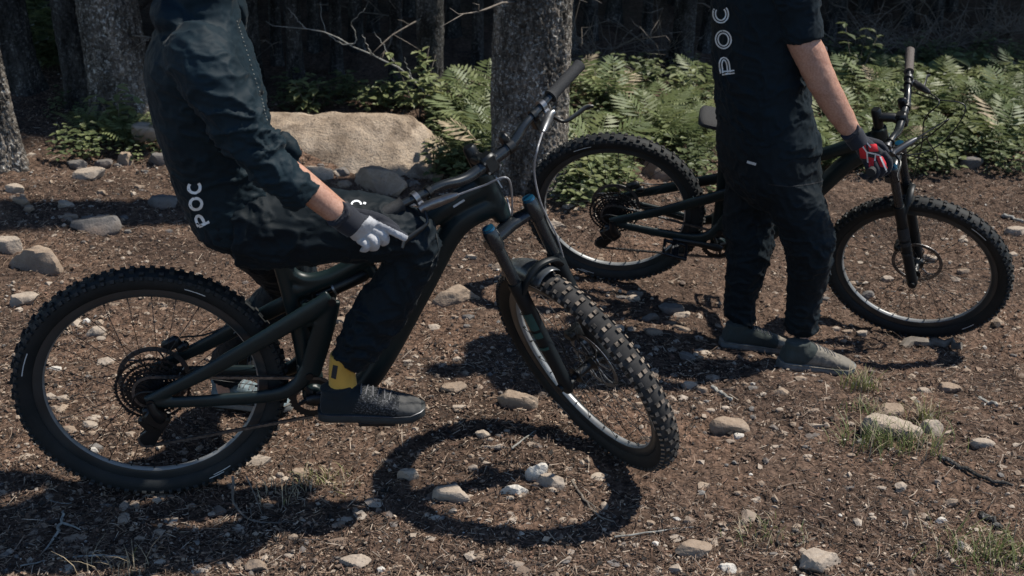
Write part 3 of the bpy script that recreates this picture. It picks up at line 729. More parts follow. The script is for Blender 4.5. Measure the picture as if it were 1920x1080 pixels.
def wheel_meshes():
    W = {}
    mb = MB(); lathe(mb, [(.313, -.0155), (.313, .0155), (.307, .0165), (.289, .0105), (.2845, .003), (.2845, -.003), (.289, -.0105), (.307, -.0165)], 96, True)
    for k in range(28):
        a = k * 2 * math.pi / 28 + .11; M_ = Ry(-a); box(mb, M_ @ V(.283, 0, 0), (.012, .004, .004), M_, 0)
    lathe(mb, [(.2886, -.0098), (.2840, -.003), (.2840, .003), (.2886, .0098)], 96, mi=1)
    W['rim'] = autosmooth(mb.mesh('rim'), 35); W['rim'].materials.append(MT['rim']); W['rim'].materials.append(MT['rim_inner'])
    mb = MB()
    for pr_, q_ in (([(.3125, -.0135), (.318, -.021), (.332, -.0285), (.345, -.0298), (.352, -.028)], 0), ([(.352, -.028), (.3565, -.026), (.3635, -.014), (.3655, 0), (.3635, .014), (.3565, .026), (.352, .028)], 3), ([(.352, .028), (.345, .0298), (.332, .0285), (.318, .021), (.3125, .0135)], 0)): lathe(mb, pr_, 128, mi=q_)
    N = 90; rg = np.random.default_rng(3)
    for k in range(N):
        a = k * 2 * math.pi / N
        rows = [(0.0088, .3655, .0135, .0145, 0), (-.0088, .3655, .0135, .0145, 0)] if k % 2 == 0 else [(.0195, .361, .0115, .015, .45), (-.0195, .361, .0115, .015, -.45)]
        rows += [(.0282, .352, .0125, .014, .95), (-.0282, .352, .0125, .014, -.95)]
        for y, r_, sy, sx, tl in rows:
            if abs(y) > .02 and k % 2: sx *= .7
            M_ = Ry(-(a + (0 if abs(y) < .02 else .02))) @ Rz(tl)                   # local x = out of the tread
            c = Ry(-(a)) @ V(r_, y, 0); h = .0105
            lx, ly, lz = h, sy, sx
            q = np.array([[sx_ * lx / 2, sy_ * ly / 2 * (.8 if sx_ > 0 else 1), sz_ * lz / 2 * (.8 if sx_ > 0 else 1)] for sx_ in (-1, 1) for sy_ in (-1, 1) for sz_ in (-1, 1)]) @ M_.T + c
            f = [(0, 1, 3, 2), (0, 4, 5, 1), (2, 3, 7, 6), (0, 2, 6, 4), (1, 5, 7, 3)]
            mb.add(q, f, 3); mb.add(q[4:] , [(0, 2, 3, 1)], 1)
    # moulded pale marks on both sidewalls
    for s in (-1, 1):
        for a0, a1, r_ in ((2.9, 3.12, .3375), (5.35, 5.52, .3345), (5.3, 5.44, .3405), (1.25, 1.42, .336)):
            th = np.linspace(a0, a1, 9); vs = []
            for t in th:
                for q in (-.0013, .0013): rr_ = r_ + q; vs.append(V(math.cos(t) * rr_, s * (.0300 + (.0005 if rr_ > .336 else 0)), math.sin(t) * rr_))
            mb.add(vs, [((2 * i, 2 * i + 1, 2 * i + 3, 2 * i + 2) if s < 0 else (2 * i, 2 * i + 2, 2 * i + 3, 2 * i + 1)) for i in range(8)], 2)
    me = mb.mesh('tyre'); autosmooth(me, 32)
    for x in ('rubber', 'tread', 'decal', 'worn'): me.materials.append(MT['tread_dark' if x == 'worn' else x])
    W['tyre'] = me; W['tyre_black'] = me.copy(); W['tyre_black'].materials[1] = MT['tread_dark']; W['tyre_black'].materials[3] = MT['rubber']
    mb = MB(); lathe(mb, [(.002, -.055), (.010, -.055), (.011, -.035), (.026, -.033), (.026, -.029), (.015, -.022), (.014, .02), (.027, .030), (.027, .034), (.012, .036), (.010, .055), (.002, .055)], 28)
    W['hub'] = autosmooth(mb.mesh('hub'), 35); W['hub'].materials.append(MT['blackmetal'])
    for k in range(4):
        s = -1 if k % 2 else 1; tw = .95 if k < 2 else -.95; mb = MB()
        a = V(.026 * math.cos(tw), s * .031, .026 * math.sin(tw)); b_ = V(.286, s * .004, 0); tube(mb, [a, b_], .00105, 5); W['spoke%d' % k] = mb.mesh('spoke'); W['spoke%d' % k].materials.append(MT['blackmetal'])
    def rotor(R):
        mb = MB(); lathe(mb, [(R, .0405), (R, .0425), (R - .014, .0425), (R - .014, .0405)], 72, True)
        for k in range(6):
            a = k * math.pi / 3; tube(mb, [V(.018 * math.cos(a), .041, .018 * math.sin(a)), V((R - .03) * math.cos(a + .25), .0415, (R - .03) * math.sin(a + .25)), V((R - .01) * math.cos(a + .5), .0415, (R - .01) * math.sin(a + .5))], .003, 5)
        lathe(mb, [(.012, .040), (.024, .040), (.024, .0435), (.012, .0435)], 20, True); me = autosmooth(mb.mesh('brake_rotor'), 30); me.materials.append(MT['steel']); return me
    W['rotor'] = rotor(.1)
    mb = MB(); teeth = [50, 42, 36, 32, 28, 24, 21, 18, 16, 14, 12, 10]
    for i, T in enumerate(teeth):
        R = T * .0127 / 2 / math.pi; y = -.018 - i * .0033; th = np.arange(T * 2) * math.pi / T
        ro = np.where(np.arange(T * 2) % 2 == 0, R + .0035, R - .002); ri = max(R - .0075, .012); vs = []
        for yy in (y - .0009, y + .0009):
            for q, a in zip(ro, th): vs.append(V(q * math.cos(a), yy, q * math.sin(a)))
            for a in th: vs.append(V(ri * math.cos(a), yy, ri * math.sin(a)))
        n = T * 2; f = []
        for k in range(n):
            j = (k + 1) % n; f += [(k, j, n + j, n + k), (2 * n + j, 2 * n + k, 3 * n + k, 3 * n + j), (k, 2 * n + k, 2 * n + j, j), (n + j, 3 * n + j, 3 * n + k, n + k)]
        mb.add(vs, f)
        if i < 8:
            for k in range(7): a = k * 2 * math.pi / 7 + i * .25; tube(mb, [V(.016 * math.cos(a), y, .016 * math.sin(a)), V((ri + .002) * math.cos(a + .12), y, (ri + .002) * math.sin(a + .12))], [.0022, .0014], 4)
    lathe(mb, [(.004, -.056), (.016, -.056), (.017, -.02), (.004, -.02)], 20); W['cassette'] = mb.mesh('cassette', False); W['cassette'].materials.append(MT['darksteel'])
    return W
WM = wheel_meshes()
def wheel(B, root, mat, rear, spin, dusty=False):
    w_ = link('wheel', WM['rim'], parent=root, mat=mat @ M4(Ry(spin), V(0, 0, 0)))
    link('tyre', WM['tyre' if dusty else 'tyre_black'], parent=w_); link('hub', WM['hub'], parent=w_)
    for k in range(28): link('spoke', WM['spoke%d' % (k % 4)], parent=w_, mat=M4(Ry(-(k * 2 * math.pi / 28 + .11)), V(0, 0, 0)))
    ro = link('brake_rotor', WM['rotor'], parent=w_)
    if rear: link('cassette', WM['cassette'], parent=w_)
    return w_

def build_bike(B, label, crank, cfg):
    HARD[0] = True
    root = empty('mountain_bike', (0, 0, 0), label, 'mountain bike', mw=M4(B['M'], B['o']))
    A = B['A']; S = lambda p: steer(B, p); Rs = B['Rs']
    ax = lambda t, f=0., y=0.: A + UPB * t + FWB * f + V(0, y, 0)          # a point of the steering assembly, straight ahead
    # --- front triangle
    mb = MB(); tube(mb, [ax(.545), ax(.70)], [.027, .028], 18)
    tube(mb, [ax(.655), V(.83, 0, .893), V(.68, 0, .795), V(.52, 0, .70), V(.405, 0, .655)], [(.038, .027), (.031, .024), (.025, .021), (.025, .021), (.024, .02)], 14, ref=V(0, 0, 1), sub=24)
    tube(mb, [V(.54, 0, .708), V(.455, 0, .685), V(.405, 0, .70), V(.378, 0, .745)], [.02, .020, .018, .015], 10, sub=14)
    tube(mb, [V(.362, 0, .762), V(.385, 0, .65), V(.41, 0, .52), V(.437, 0, .36)], [.0195, .022, .026, .034], 14, sub=16)
    tube(mb, [ax(.60, -.004), V(.838, 0, .825), V(.746, 0, .637), V(.622, 0, .392), V(.54, 0, .305), V(.437, 0, .33)], [(.030, .036), (.033, .036), (.034, .034), (.036, .036), (.035, .036), (.03, .03)], 14, ref=V(0, 1, 0), sub=26)
    # ref = lateral: first radius is sideways, second in the plane of the frame
    tube(mb, [V(.437, -.046, .335), V(.437, .046, .335)], .031, 16)
    tube(mb, [V(.60, 0, .72), V(.615, 0, .69)], .018, 10)
    me = remesh(mb, .0042, 6); fr = link('frame', me, MT['carbon'], root)
    # head badge and top tube mark
    mb = MB(); tube(mb, [ax(.66, .030, -.012), ax(.63, .032, 0), ax(.66, .030, .012)], [.002, .002, .002], 5); obj('head_badge', mb, MT['decal'], fr)
    mb = MB(); box(mb, V(.845, -.0245, .908), (.035, .001, .006), Ry(-.58)); obj('decal', mb, MT['decal'], fr)
    # seatpost and saddle
    dx, dz = cfg.get('seat', (0, 0))
    mb = MB(); tube(mb, [V(.364, 0, .752), V(.36, 0, .776)], .0205, 16); tube(mb, [V(.361, 0, .77), V(.347 + dx, 0, .85 + dz)], .0135, 14); box(mb, V(.345 + dx, 0, .853 + dz), (.05, .03, .02), bev=.004); obj('seatpost', mb, MT['blackmetal'], root)
    mb = MB(); secs = []
    for x, hw, z in ((.20, .045, .885), (.215, .066, .89), (.26, .068, .888), (.31, .05, .882), (.37, .024, .878), (.43, .017, .875), (.458, .010, .868)): secs.append((V(x + dx, 0, z - .014 + dz), V(0, hw, 0), V(0, 0, .016)))
    loft(mb, secs, 18, ex=2.6, sub=20); obj('saddle', mb, MT['grip'], root)
    # swingarm
    mb = MB()
    for s in (-1, 1):
        tube(mb, [V(-.012, s * .078, .376), V(.05, s * .078, .405), V(.18, s * .074, .470), V(.36, s * .062, .572), V(.50, s * .045, .648)], [(.011, .016), (.010, .019), (.010, .023), (.011, .026), (.012, .030)], 12, ref=V(0, 1, 0), sub=22)
        tube(mb, [V(-.012, s * .078, .374), V(.06, s * .078, .366), V(.20, s * .072, .360), V(.34, s * .060, .358), V(.40, s * .05, .385), V(.425, s * .045, .43)], [(.011, .015), (.010, .018), (.011, .021), (.012, .022), (.013, .024), (.013, .022)], 12, ref=V(0, 1, 0), sub=22)
        tube(mb, [V(.50, s * .045, .645), V(.472, s * .046, .55), V(.43, s * .046, .41)], [(.012, .026), (.012, .032), (.013, .032)], 12, ref=V(0, 1, 0), sub=12)
    tube(mb, [V(.43, -.055, .58), V(.43, .055, .58)], .016, 10); tube(mb, [V(.41, -.05, .41), V(.41, .05, .41)], .016, 10)
    sw = link('swingarm', remesh(mb, .0042, 5), MT['carbon'], root)
    for x, z in ((.0, .375), (.50, .645), (.43, .41)):
        for s in (-1, 1): mb = MB(); tube(mb, [V(x, s * .05, z), V(x, s * (.093 if x < .1 else .063), z)], .011, 12); obj('pivot_bolt', mb, MT['blackmetal'], sw)
    # shock
    mb = MB(); a, b_ = V(.455, 0, .632), V(.625, 0, .712); d = nrm(b_ - a)
    tube(mb, [a, a + d * .07], .0095, 12); tube(mb, [a + d * .06, a + d * .15, a + d * .165], [.0215, .0215, .013], 16); tube(mb, [a + d * .165, b_], .011, 10); tube(mb, [a + V(0, -.028, 0), a + V(0, .028, 0)], .009, 10); tube(mb, [a + d * .10 + V(0, 0, .02), a + d * .15 + V(0, 0, .02)], .012, 10)
    sh = obj('shock', mb, MT['blackmetal'], root); mb = MB(); tube(mb, [a + d * .056, a + d * .062], .0225, 16); obj('shock_ring', mb, MT['alu'], sh)
    # drivetrain
    bb = V(.437, 0, .335); cy = -.051; CRr = .065
    cr = crank; dirc = V(math.cos(cr), 0, math.sin(cr))
    for s in (-1, 1):
        dd = dirc if s < 0 else -dirc; mb = MB(); p0 = bb + V(0, s * .068, 0); p1 = bb + dd * .170 + V(0, s * .080, 0)
        tube(mb, [p0 - dd * .02, p0, p0 + dd * .06, p1, p1 + dd * .014], [(.010, .012), (.009, .019), (.008, .014), (.008, .013), (.006, .008)], 12, ref=V(0, 1, 0)); ca = obj('crank_arm', mb, MT['blackmetal'], root)
        mb = MB(); pc = p1 + V(0, s * .060, 0); tl = Ry(.08)
        for e in (-1, 1): box(mb, pc + tl @ V(e * .045, 0, 0), (.012, .098, .014), tl, bev=.003); box(mb, pc + tl @ V(0, e * .042, 0), (.09, .012, .014), tl, bev=.003)
        tube(mb, [p1, pc + V(0, s * .046, 0)], .009, 10); box(mb, pc, (.03, .09, .013), tl, bev=.003)
        for e in (-1, 1):
            for q in (-.036, 0, .036): tube(mb, [pc + V(e * .045, q, -.012), pc + V(e * .045, q, .012)], .0018, 5)
        obj('pedal', mb, MT['darksteel'], ca)
    mb = MB(); T = 32; th = np.arange(T * 2) * math.pi / T; ro = np.where(np.arange(T * 2) % 2 == 0, CRr + .004, CRr - .002); vs = []
    for yy in (cy - .0012, cy + .0012):
        vs += [bb + V(q * math.cos(a), yy, q * math.sin(a)) for q, a in zip(ro, th)] + [bb + V(.046 * math.cos(a), yy, .046 * math.sin(a)) for a in th]
    n = 2 * T; f = []
    for k in range(n): j = (k + 1) % n; f += [(k, j, n + j, n + k), (2 * n + j, 2 * n + k, 3 * n + k, 3 * n + j), (k, 2 * n + k, 2 * n + j, j), (n + j, 3 * n + j, 3 * n + k, n + k)]
    mb.add(vs, f)
    for k in range(4): a = k * math.pi / 2 + .5; tube(mb, [bb + V(.014 * math.cos(a), cy, .014 * math.sin(a)), bb + V(.05 * math.cos(a), cy, .05 * math.sin(a))], [.009, .005], 6)
    obj('chainring', mb, MT['blackmetal'], root, False)
    cog = .05; pu1 = V(.018, -.036, .288); pu2 = V(-.03, -.036, .216); prad = .021
    def arc(c, r_, a0, a1, y, n=9): return [V(c[0] + r_ * math.cos(a), y, c[2] + r_ * math.sin(a)) for a in np.linspace(a0, a1, n)]
    path = arc(bb, CRr, -1.5, 1.62, cy, 16) + arc(V(0, 0, .375), cog, 1.62, 4.3, -.034, 12) + arc(pu1, .018, 2.6, .2, -.036, 6)[::1] + arc(pu2, prad, 2.4, 4.75, -.036, 8)
    path = np.array(path + [path[0]]); seg = np.linalg.norm(np.diff(path, axis=0), axis=1); cum = np.append(0, np.cumsum(seg)); NL = int(cum[-1] / .0127)
    mb = MB()
    for k in range(NL):
        s0, s1 = k * .0127, (k + 1) * .0127; p0 = np.array([np.interp(s0, cum, path[:, c]) for c in range(3)]); p1 = np.array([np.interp(s1, cum, path[:, c]) for c in range(3)]); d = p1 - p0; M_ = basis(d, (0, 1, 0)); w_ = .0062 if k % 2 else .0042
        for e in (-1, 1): box(mb, (p0 + p1) / 2 + M_ @ V(0, 0, e * w_ / 2), (.0165, .0082, .0012), M_)
        tube(mb, [p0 - M_ @ V(0, 0, w_ / 2), p0 + M_ @ V(0, 0, w_ / 2)], .0036, 6)
    obj('chain', mb, MT['steel'], root, False)
    mb = MB(); tube(mb, [V(.0, -.085, .375), V(.008, -.088, .345), V(.02, -.075, .318), pu1 + V(0, -.02, 0)], [.013, .014, .019, .015], 10, sub=10); box(mb, V(.008, -.072, .312), (.07, .03, .046), Ry(.6), bev=.006); box(mb, V(-.02, -.06, .29), (.05, .024, .03), Ry(1.0), bev=.005); tube(mb, [V(-.03, -.07, .33), V(-.05, -.07, .36), V(-.03, -.075, .40), V(.02, -.07, .40)], .0028, 8, sub=14)
    for e in (-.047, -.026): tube(mb, [pu1 + V(0, e + .036, 0), (pu1 + pu2) / 2 + V(.004, e + .036, 0), pu2 + V(0, e + .036, 0)], [(.002, .024), (.002, .019), (.002, .026)], 10, ref=V(0, 1, 0))
    for pu in (pu1, pu2): lathe(mb, [(.004, .004), (.018, .003), (.018, -.003), (.004, -.004)], 14, True, c=pu)
    box(mb, V(-.012, -.072, .335), (.03, .02, .03), bev=.006); obj('derailleur', mb, MT['blackmetal'], root)
    mb = MB(); box(mb, V(.055, .052, .475), (.055, .022, .036), Ry(-.5), bev=.008); box(mb, V(.085, .05, .465), (.035, .026, .024), Ry(-.5), bev=.006); tube(mb, [V(.08, .058, .49), V(.17, .078, .49), V(.34, .066, .585), V(.42, .03, .64)], .0028, 7, sub=20); obj('brake_caliper', mb, MT['blackmetal'], root)
    wheel(B, root, M4(np.eye(3), V(0, 0, HUBZ)), True, cfg['spin'][0])
    # --- steering assembly
    def st(mb):
        for i, v in enumerate(mb.v): mb.v[i] = (v - A) @ Rs.T + A
        return mb
    mb = MB(); secs = []
    for y in np.linspace(-.092, .092, 15): k = abs(y) / .092; secs.append((ax(.532 - .010 * k, OFFB * .55 + .008 * k, y), FWB * (.028 - .008 * k), UPB * (.018 - .004 * k)))
    loft(mb, secs, 16, ex=2.6); tube(mb, [ax(.52), ax(.73)], .0145, 14)
    fk = obj('fork', st(mb), MT['satin'], root)
    lo = MB()
    for s in (-1, 1):
        L = lambda t, f=0.: ax(t, OFFB + f, s * .072)
        mb = MB(); tube(mb, [L(.30), L(.575)], .0170, 18); obj('stanchion', st(mb), MT['satin'], fk)
        mb = MB(); tube(mb, [L(.505), L(.515), L(.560), L(.567)], [.020, .0225, .0215, .0185], 18); obj('crown_socket', st(mb), MT['satin'], fk)
        mb = MB(); tube(mb, [L(.5665), L(.571), L(.575), L(.576)], [.0180, .0180, .0165, .011], 18); obj('top_cap', st(mb), MT['blue'], fk)
        tube(lo, [L(.385), L(.37), L(.32), L(.12), L(.04), L(-.01), L(-.03)], [.0210, .0228, .0215, .0205, .020, .0215, .012], 18)
        box(lo, ax(0, OFFB, s * .062), (.04, .02, .045), basis(FWB, V(0, 1, 0)), bev=.008); tube(lo, [ax(0, OFFB, s * .05), ax(0, OFFB, s * .098)], .013, 12)
    tube(lo, [ax(.35, OFFB + .015, -.07), ax(.388, OFFB + .03, -.045), ax(.404, OFFB + .034, 0), ax(.388, OFFB + .03, .045), ax(.35, OFFB + .015, .07)], [(.009, .013)] * 5, 10, ref=UPB, sub=16)
    ll = obj('lower_legs', st(lo), MT['carbon_matt'], fk)
    for t0, t1, h in ((.225, .285, .010), (.195, .215, .006), (.15, .16, .008)):
        vs = []; mb = MB()
        for t in (t0, t1):
            for a in np.linspace(-1.3, 1.3, 5): vs.append(ax(t, OFFB + .0238 * math.sin(a), -.072 - .0238 * math.cos(a)))
        mb.add(vs, [(i, i + 1, i + 6, i + 5) for i in range(4)]); obj('fork_decal', st(mb), MT['grip' if cfg.get('tangrip') else 'teal'], ll)
    mb = MB(); tube(mb, [ax(.06, OFFB - .035, .058), ax(.10, OFFB - .05, .055)], [(.016, .02), (.016, .02)], 8); box(mb, ax(.085, OFFB - .055, .05), (.045, .03, .06), basis(FWB, V(0, 1, 0)), bev=.008); obj('brake_caliper', st(mb), MT['blackmetal'], fk)
    # mudguard over the tyre
    mb = MB(); c0 = ax(0, OFFB, 0); nu, nv = 22, 13; vs = []
    for i in range(nu):
        th = R_(106 + 34 * i / (nu - 1)); k = 1 - .35 * abs(i / (nu - 1) - .5) * 2
        for j in range(nv):
            ph = R_(-80 + 160 * j / (nv - 1)) * k; rr_ = .338 + .052 * math.cos(ph); vs.append(c0 + V(math.cos(th) * rr_, .050 * math.sin(ph), math.sin(th) * rr_))
    f = [(i * nv + j, i * nv + j + 1, (i + 1) * nv + j + 1, (i + 1) * nv + j) for i in range(nu - 1) for j in range(nv - 1)]
    mb.add(vs, f); mg = None if cfg.get('tangrip') else obj('mudguard', st(mb), MT['plastic'], fk)
    if mg: sd = mg.modifiers.new('t', 'SOLIDIFY'); sd.thickness = .002
    wheel(B, root, M4(Rs, steer(B, B['ax'])), False, cfg['spin'][1], not cfg.get('tangrip'))
    # stem, bar, grips, levers
    hb, bx = B['hb'], B['bx']; bc = ax(hb, bx) - UPB * .032
    mb = MB(); tube(mb, [ax(.70), ax(.715), ax(.775), ax(.782)], [.0185, .0185, .0185, .014], 16); tube(mb, [ax(.745, .01), (ax(.75, .03) + bc) / 2, bc - FWB * .012], [(.017, .019)] * 3, 12, ref=UPB); box(mb, bc, (.040, .054, .042), basis(FWB, V(0, 1, 0)), bev=.007)
    sm_ = obj('stem', st(mb), MT['blackmetal'], root)
    mb = MB()
    for e in (-1, 1):
        for q in (-1, 1): p = bc + V(0, e * .019, 0) + UPB * q * .015 + FWB * .02; tube(mb, [p, p + FWB * .003], .0035, 8)
    obj('stem_bolts', st(mb), MT['alu'], sm_)
    half = cfg.get('half', .382); bs = cfg.get('sweep', .04); rise = cfg.get('rise', .024)
    def barp(y):
        k = sm((abs(y) - .055) / .10); return bc + UPB * rise * float(k) * .95 + FWB * rise * float(k) * .2 + V(-bs * max(0, abs(y) - .1) / .29, y, 0) + UPB * .012 * max(0, abs(y) - .1) / .29
    ys = np.linspace(-half, half, 61); mb = MB(); tube(mb, [barp(y) for y in ys], [.0157 if abs(y) < .05 else .0157 - .0046 * float(sm((abs(y) - .05) / .14)) for y in ys], 14, ref=UPB); bar = obj('handlebar', st(mb), MT['satin'], root)
    B['barp'] = lambda y: loc2w(B, steer(B, barp(y)))
    for s in (-1, 1):
        g = MB(); P = [barp(s * y) for y in np.linspace(half - .128, half + .004, 14)]
        tube(g, P, [.0195] + [.0160 + .0012 * (i % 2) for i in range(12)] + [.0175], 14); obj('grip', st(g), MT['griptan' if cfg.get('tangrip') and s > 0 else 'grip'], bar)
        # brake lever: clamp, reservoir, blade
        yc = half - .165; p = barp(s * yc); fd = nrm(FWB * .62 - UPB * .78)          # levers point forward and down
        mb = MB(); tube(mb, [p - V(0, .007, 0), p + V(0, .007, 0)], .0175, 14); box(mb, p + fd * .022, (.022, .013, .02), basis(fd, V(0, 1, 0)), bev=.004)
        q0 = p + fd * .032; q1 = q0 + V(0, -s * .074, 0) + FWB * .066 + UPB * .004; qm = q0 + (q1 - q0) * .3
        tube(mb, [q0 + V(0, s * .014, 0), q0, qm, q0 + (q1 - q0) * .82, q1], [.009, .0125, .0135, .011, .006], 12)
        lv = obj('brake_lever', st(mb), MT['lever_grey' if cfg.get('tangrip') else 'alu'], bar)
        mb = MB(); b0 = q0 + V(0, s * .004, 0) + fd * .012; tube(mb, [b0, b0 + fd * .026 + V(0, s * .015, 0), b0 + fd * .030 + V(0, s * .055, 0), b0 + fd * .030 + V(0, s * .09, 0), b0 + fd * .040 + V(0, s * .108, 0)], [(.006, .004), (.005, .004), (.007, .003), (.007, .003), (.005, .003)], 9, ref=UPB, sub=18); obj('lever_blade', st(mb), MT['blackmetal'], lv)
        B['lever%d' % s] = loc2w(B, steer(B, b0 + fd * .03 + V(0, s * .09, 0)))
        # shifter or dropper pod under the bar
        mb = MB(); pp = barp(s * (yc - .038)); tube(mb, [pp - V(0, .006, 0), pp + V(0, .006, 0)], .0165, 12); box(mb, pp - UPB * .026 - FWB * .004, (.026, .034, .02), basis(FWB, V(0, 1, 0)), bev=.003); tube(mb, [pp - UPB * .032 - FWB * .01, pp - UPB * .036 - FWB * .035 + V(0, s * .025, 0)], [.007, .006], 8); obj('shifter', st(mb), MT['blackmetal'], bar)
        # hose runs to the frame or down the fork
        e0 = S(q1); out = Rs @ V(0, -s * 1., 0)
        if s < 0: tgt = ax(.60, .032, -.012); dq = nrm(S(q1) - S(q0)); pts = [e0, e0 + dq * .07, e0 + dq * .14 - V(0, 0, .006), S(ax(.585, .085, -.01)), tgt]
        else: dq = nrm(S(q1) - S(q0)); pts = [e0, e0 + dq * .07 + V(0, 0, -.015), S(ax(.68, .15, .07)), S(ax(.58, .13, .06)), S(ax(.45, .09, .08)), S(ax(.33, .05, .085)), S(ax(.12, -.0, .075))]
        mb = MB(); tube(mb, pts, .0026, 10, sub=40); obj('brake_hose', mb, MT['greyhose' if cfg.get('grey') else 'hose'], root)
        if cfg.get('loops'):
            pts = [S(pp - UPB * .03), S(pp - UPB * .03 + FWB * .10 + V(0, -s * .06, 0)), S(ax(.70, .24 + .05 * s, s * .10)), S(ax(.58, .20, s * .05)), S(ax(.57, .08, 0)), ax(.63, .02, s * .028)]
            mb = MB(); tube(mb, pts, .0024, 10, sub=40); obj('shift_cable', mb, MT['hose'], root)
    mb = MB(); pt = barp(.075); box(mb, pt + UPB * .016 - FWB * .008, (.035, .05, .022), basis(FWB, V(0, 1, 0)), bev=.008); tube(mb, [pt - V(0, .01, 0), pt + V(0, .01, 0)], .019, 12)
    obj('bar_mount', st(mb), MT['blackmetal'], bar)
    return root
build_bike(BIKE1, 'black full suspension mountain bike in front, sat on, its front wheel turned to the camera', -.08, dict(spin=(.2, 1.0), grey=True, sweep=.05, seat=(0, -.03)))
build_bike(BIKE2, 'black mountain bike further back, held by the standing rider by its grip', math.pi - .05, dict(spin=(.9, 1.9), tangrip=True, loops=True, seat=(.04, .02)))
# ------------------------------------------------------------------ people
def rd(px, py, depth):                       # photo point at a given depth along the view axis
    o, d = ray(px, py); return o + d * (depth / (d @ _f0))
def dep(p): return float((np.asarray(p) - CAMP) @ _f0)
def shift(me, o): setco(me, co(me) - np.asarray(o)); return me
def wrinkle(me, amp, sc, seed, joints=(), base=.5):
    """cloth folds: ridged noise stretched along sc, strong near the joints, faint elsewhere"""
    p = co(me); n = nos(me); wgt = np.full(len(p), base)
    for j, r, a in joints: wgt = wgt + a * np.exp(-(np.linalg.norm(p - np.asarray(j), axis=1) / r) ** 2)
    q = p * np.asarray(sc); q = q + .6 * np.stack([fbm(p * 5, seed + 30, 2), fbm(p * 5, seed + 31, 2), fbm(p * 5, seed + 32, 2)], 1)
    f = np.clip(1 - np.abs(fbm(q, seed, 2)) * 1.7, 0, 1) ** 2
    g = fbm(p * 7, seed + 9, 3)
    f2 = np.clip(1 - np.abs(fbm(q * 2.3 + 5, seed + 50, 2)) * 1.9, 0, 1) ** 2
    setco(me, p + n * (amp * wgt * (f - .3 + .4 * (f2 - .3)) + amp * .18 * g)[:, None]); return me
def ribbon(tree, P, wpx, off=.0016, step=3.0):
    """strip of cloth print laid on a surface along a line of photo points"""
    P = np.asarray(P, float); sg = np.linalg.norm(np.diff(P, axis=0), axis=1); cm = np.append(0, np.cumsum(sg)); n = max(2, int(cm[-1] / step) + 1); t = np.linspace(0, cm[-1], n)
    Q = np.stack([np.interp(t, cm, P[:, c]) for c in (0, 1)], 1); T = np.gradient(Q, axis=0); T /= np.linalg.norm(T, axis=1)[:, None] + 1e-9; Nn = np.stack([-T[:, 1], T[:, 0]], 1)
    vs = []; ok = []
    for i in range(n):
        for s in (-1, 1):
            h = cast(tree, *(Q[i] + Nn[i] * s * wpx / 2))
            if h[0] is None: ok.append(False); vs.append(V(0, 0, 0)); continue
            nn = np.array(h[1]); vv = CAMP - np.array(h[0]); nn = nn if nn @ vv > 0 else -nn
            vs.append(np.array(h[0]) + nrm(nn) * off); ok.append(True)
    return np.array(vs), [(2 * i, 2 * i + 1, 2 * i + 3, 2 * i + 2) for i in range(n - 1) if all(ok[2 * i:2 * i + 4])]
def patch(tree, quad, k=6, off=.0012):
    q = np.asarray(quad, float); vs = []; ok = []
    for i in range(k + 1):
        for j in range(k + 1):
            u, v_ = i / k, j / k; p = (q[0] * (1 - u) + q[1] * u) * (1 - v_) + (q[3] * (1 - u) + q[2] * u) * v_; h = cast(tree, *p)
            if h[0] is None: ok.append(False); vs.append(V(0, 0, 0)); continue
            nn = np.array(h[1]); nn = nn if nn @ (CAMP - np.array(h[0])) > 0 else -nn; vs.append(np.array(h[0]) + nn * off); ok.append(True)
    f = []
    for i in range(k):
        for j in range(k):
            a = (i * (k + 1) + j, (i + 1) * (k + 1) + j, (i + 1) * (k + 1) + j + 1, i * (k + 1) + j + 1)
            if all(ok[x] for x in a): f.append(a)
    return np.array(vs), f
def arcp(cx, cy, rx, ry, a0, a1, n=14): return [(cx + rx * math.cos(a), cy + ry * math.sin(a)) for a in np.linspace(a0, a1, n)]
GLY = {'P': [[(.1, 0), (.1, .9)], [(.1, .9), (.45, .9)] + arcp(.45, .64, .32, .26, math.pi / 2, -math.pi / 2, 9)[1:] + [(.1, .38)]],
       'O': [arcp(.45, .45, .36, .45, 0, 2 * math.pi, 22)],
       'C': [arcp(.45, .45, .36, .45, R_(48), R_(312), 18)]}
def letters(tree, spots, w_, h_, wid, parent, org, mat, thin=False):
    """spots: (char, centre px, direction of reading in px)"""
    for ch, c, d in spots:
        d = nrm(d); up = V(d[1], -d[0]) ; mb = MB()          # image y is down: up is reading direction turned left
        for ln in GLY[ch]:
            P = [np.asarray(c) + d * (u - .45) * w_ + up * (v_ - .45) * h_ for u, v_ in ln]
            if thin:
                P_ = np.array(P); T = np.gradient(P_, axis=0); T /= np.linalg.norm(T, axis=1)[:, None] + 1e-9; Nn = np.stack([-T[:, 1], T[:, 0]], 1)
                for s in (-1, 1): v_, f = ribbon(tree, P_ + Nn * s * wid * .32, wid * .36, step=1.5); mb.add(v_ - org, f)
            else: v_, f = ribbon(tree, P, wid, step=1.5); mb.add(v_ - org, f)
        obj('letter', mb, MT[mat], parent)
def strips(tree, name, lines, wpx, mat, parent, org, off=.0016):
    mb = MB()
    for ln in lines: v_, f = ribbon(tree, ln, wpx, off); mb.add(v_ - org, f)
    return obj(name, mb, MT[mat], parent)
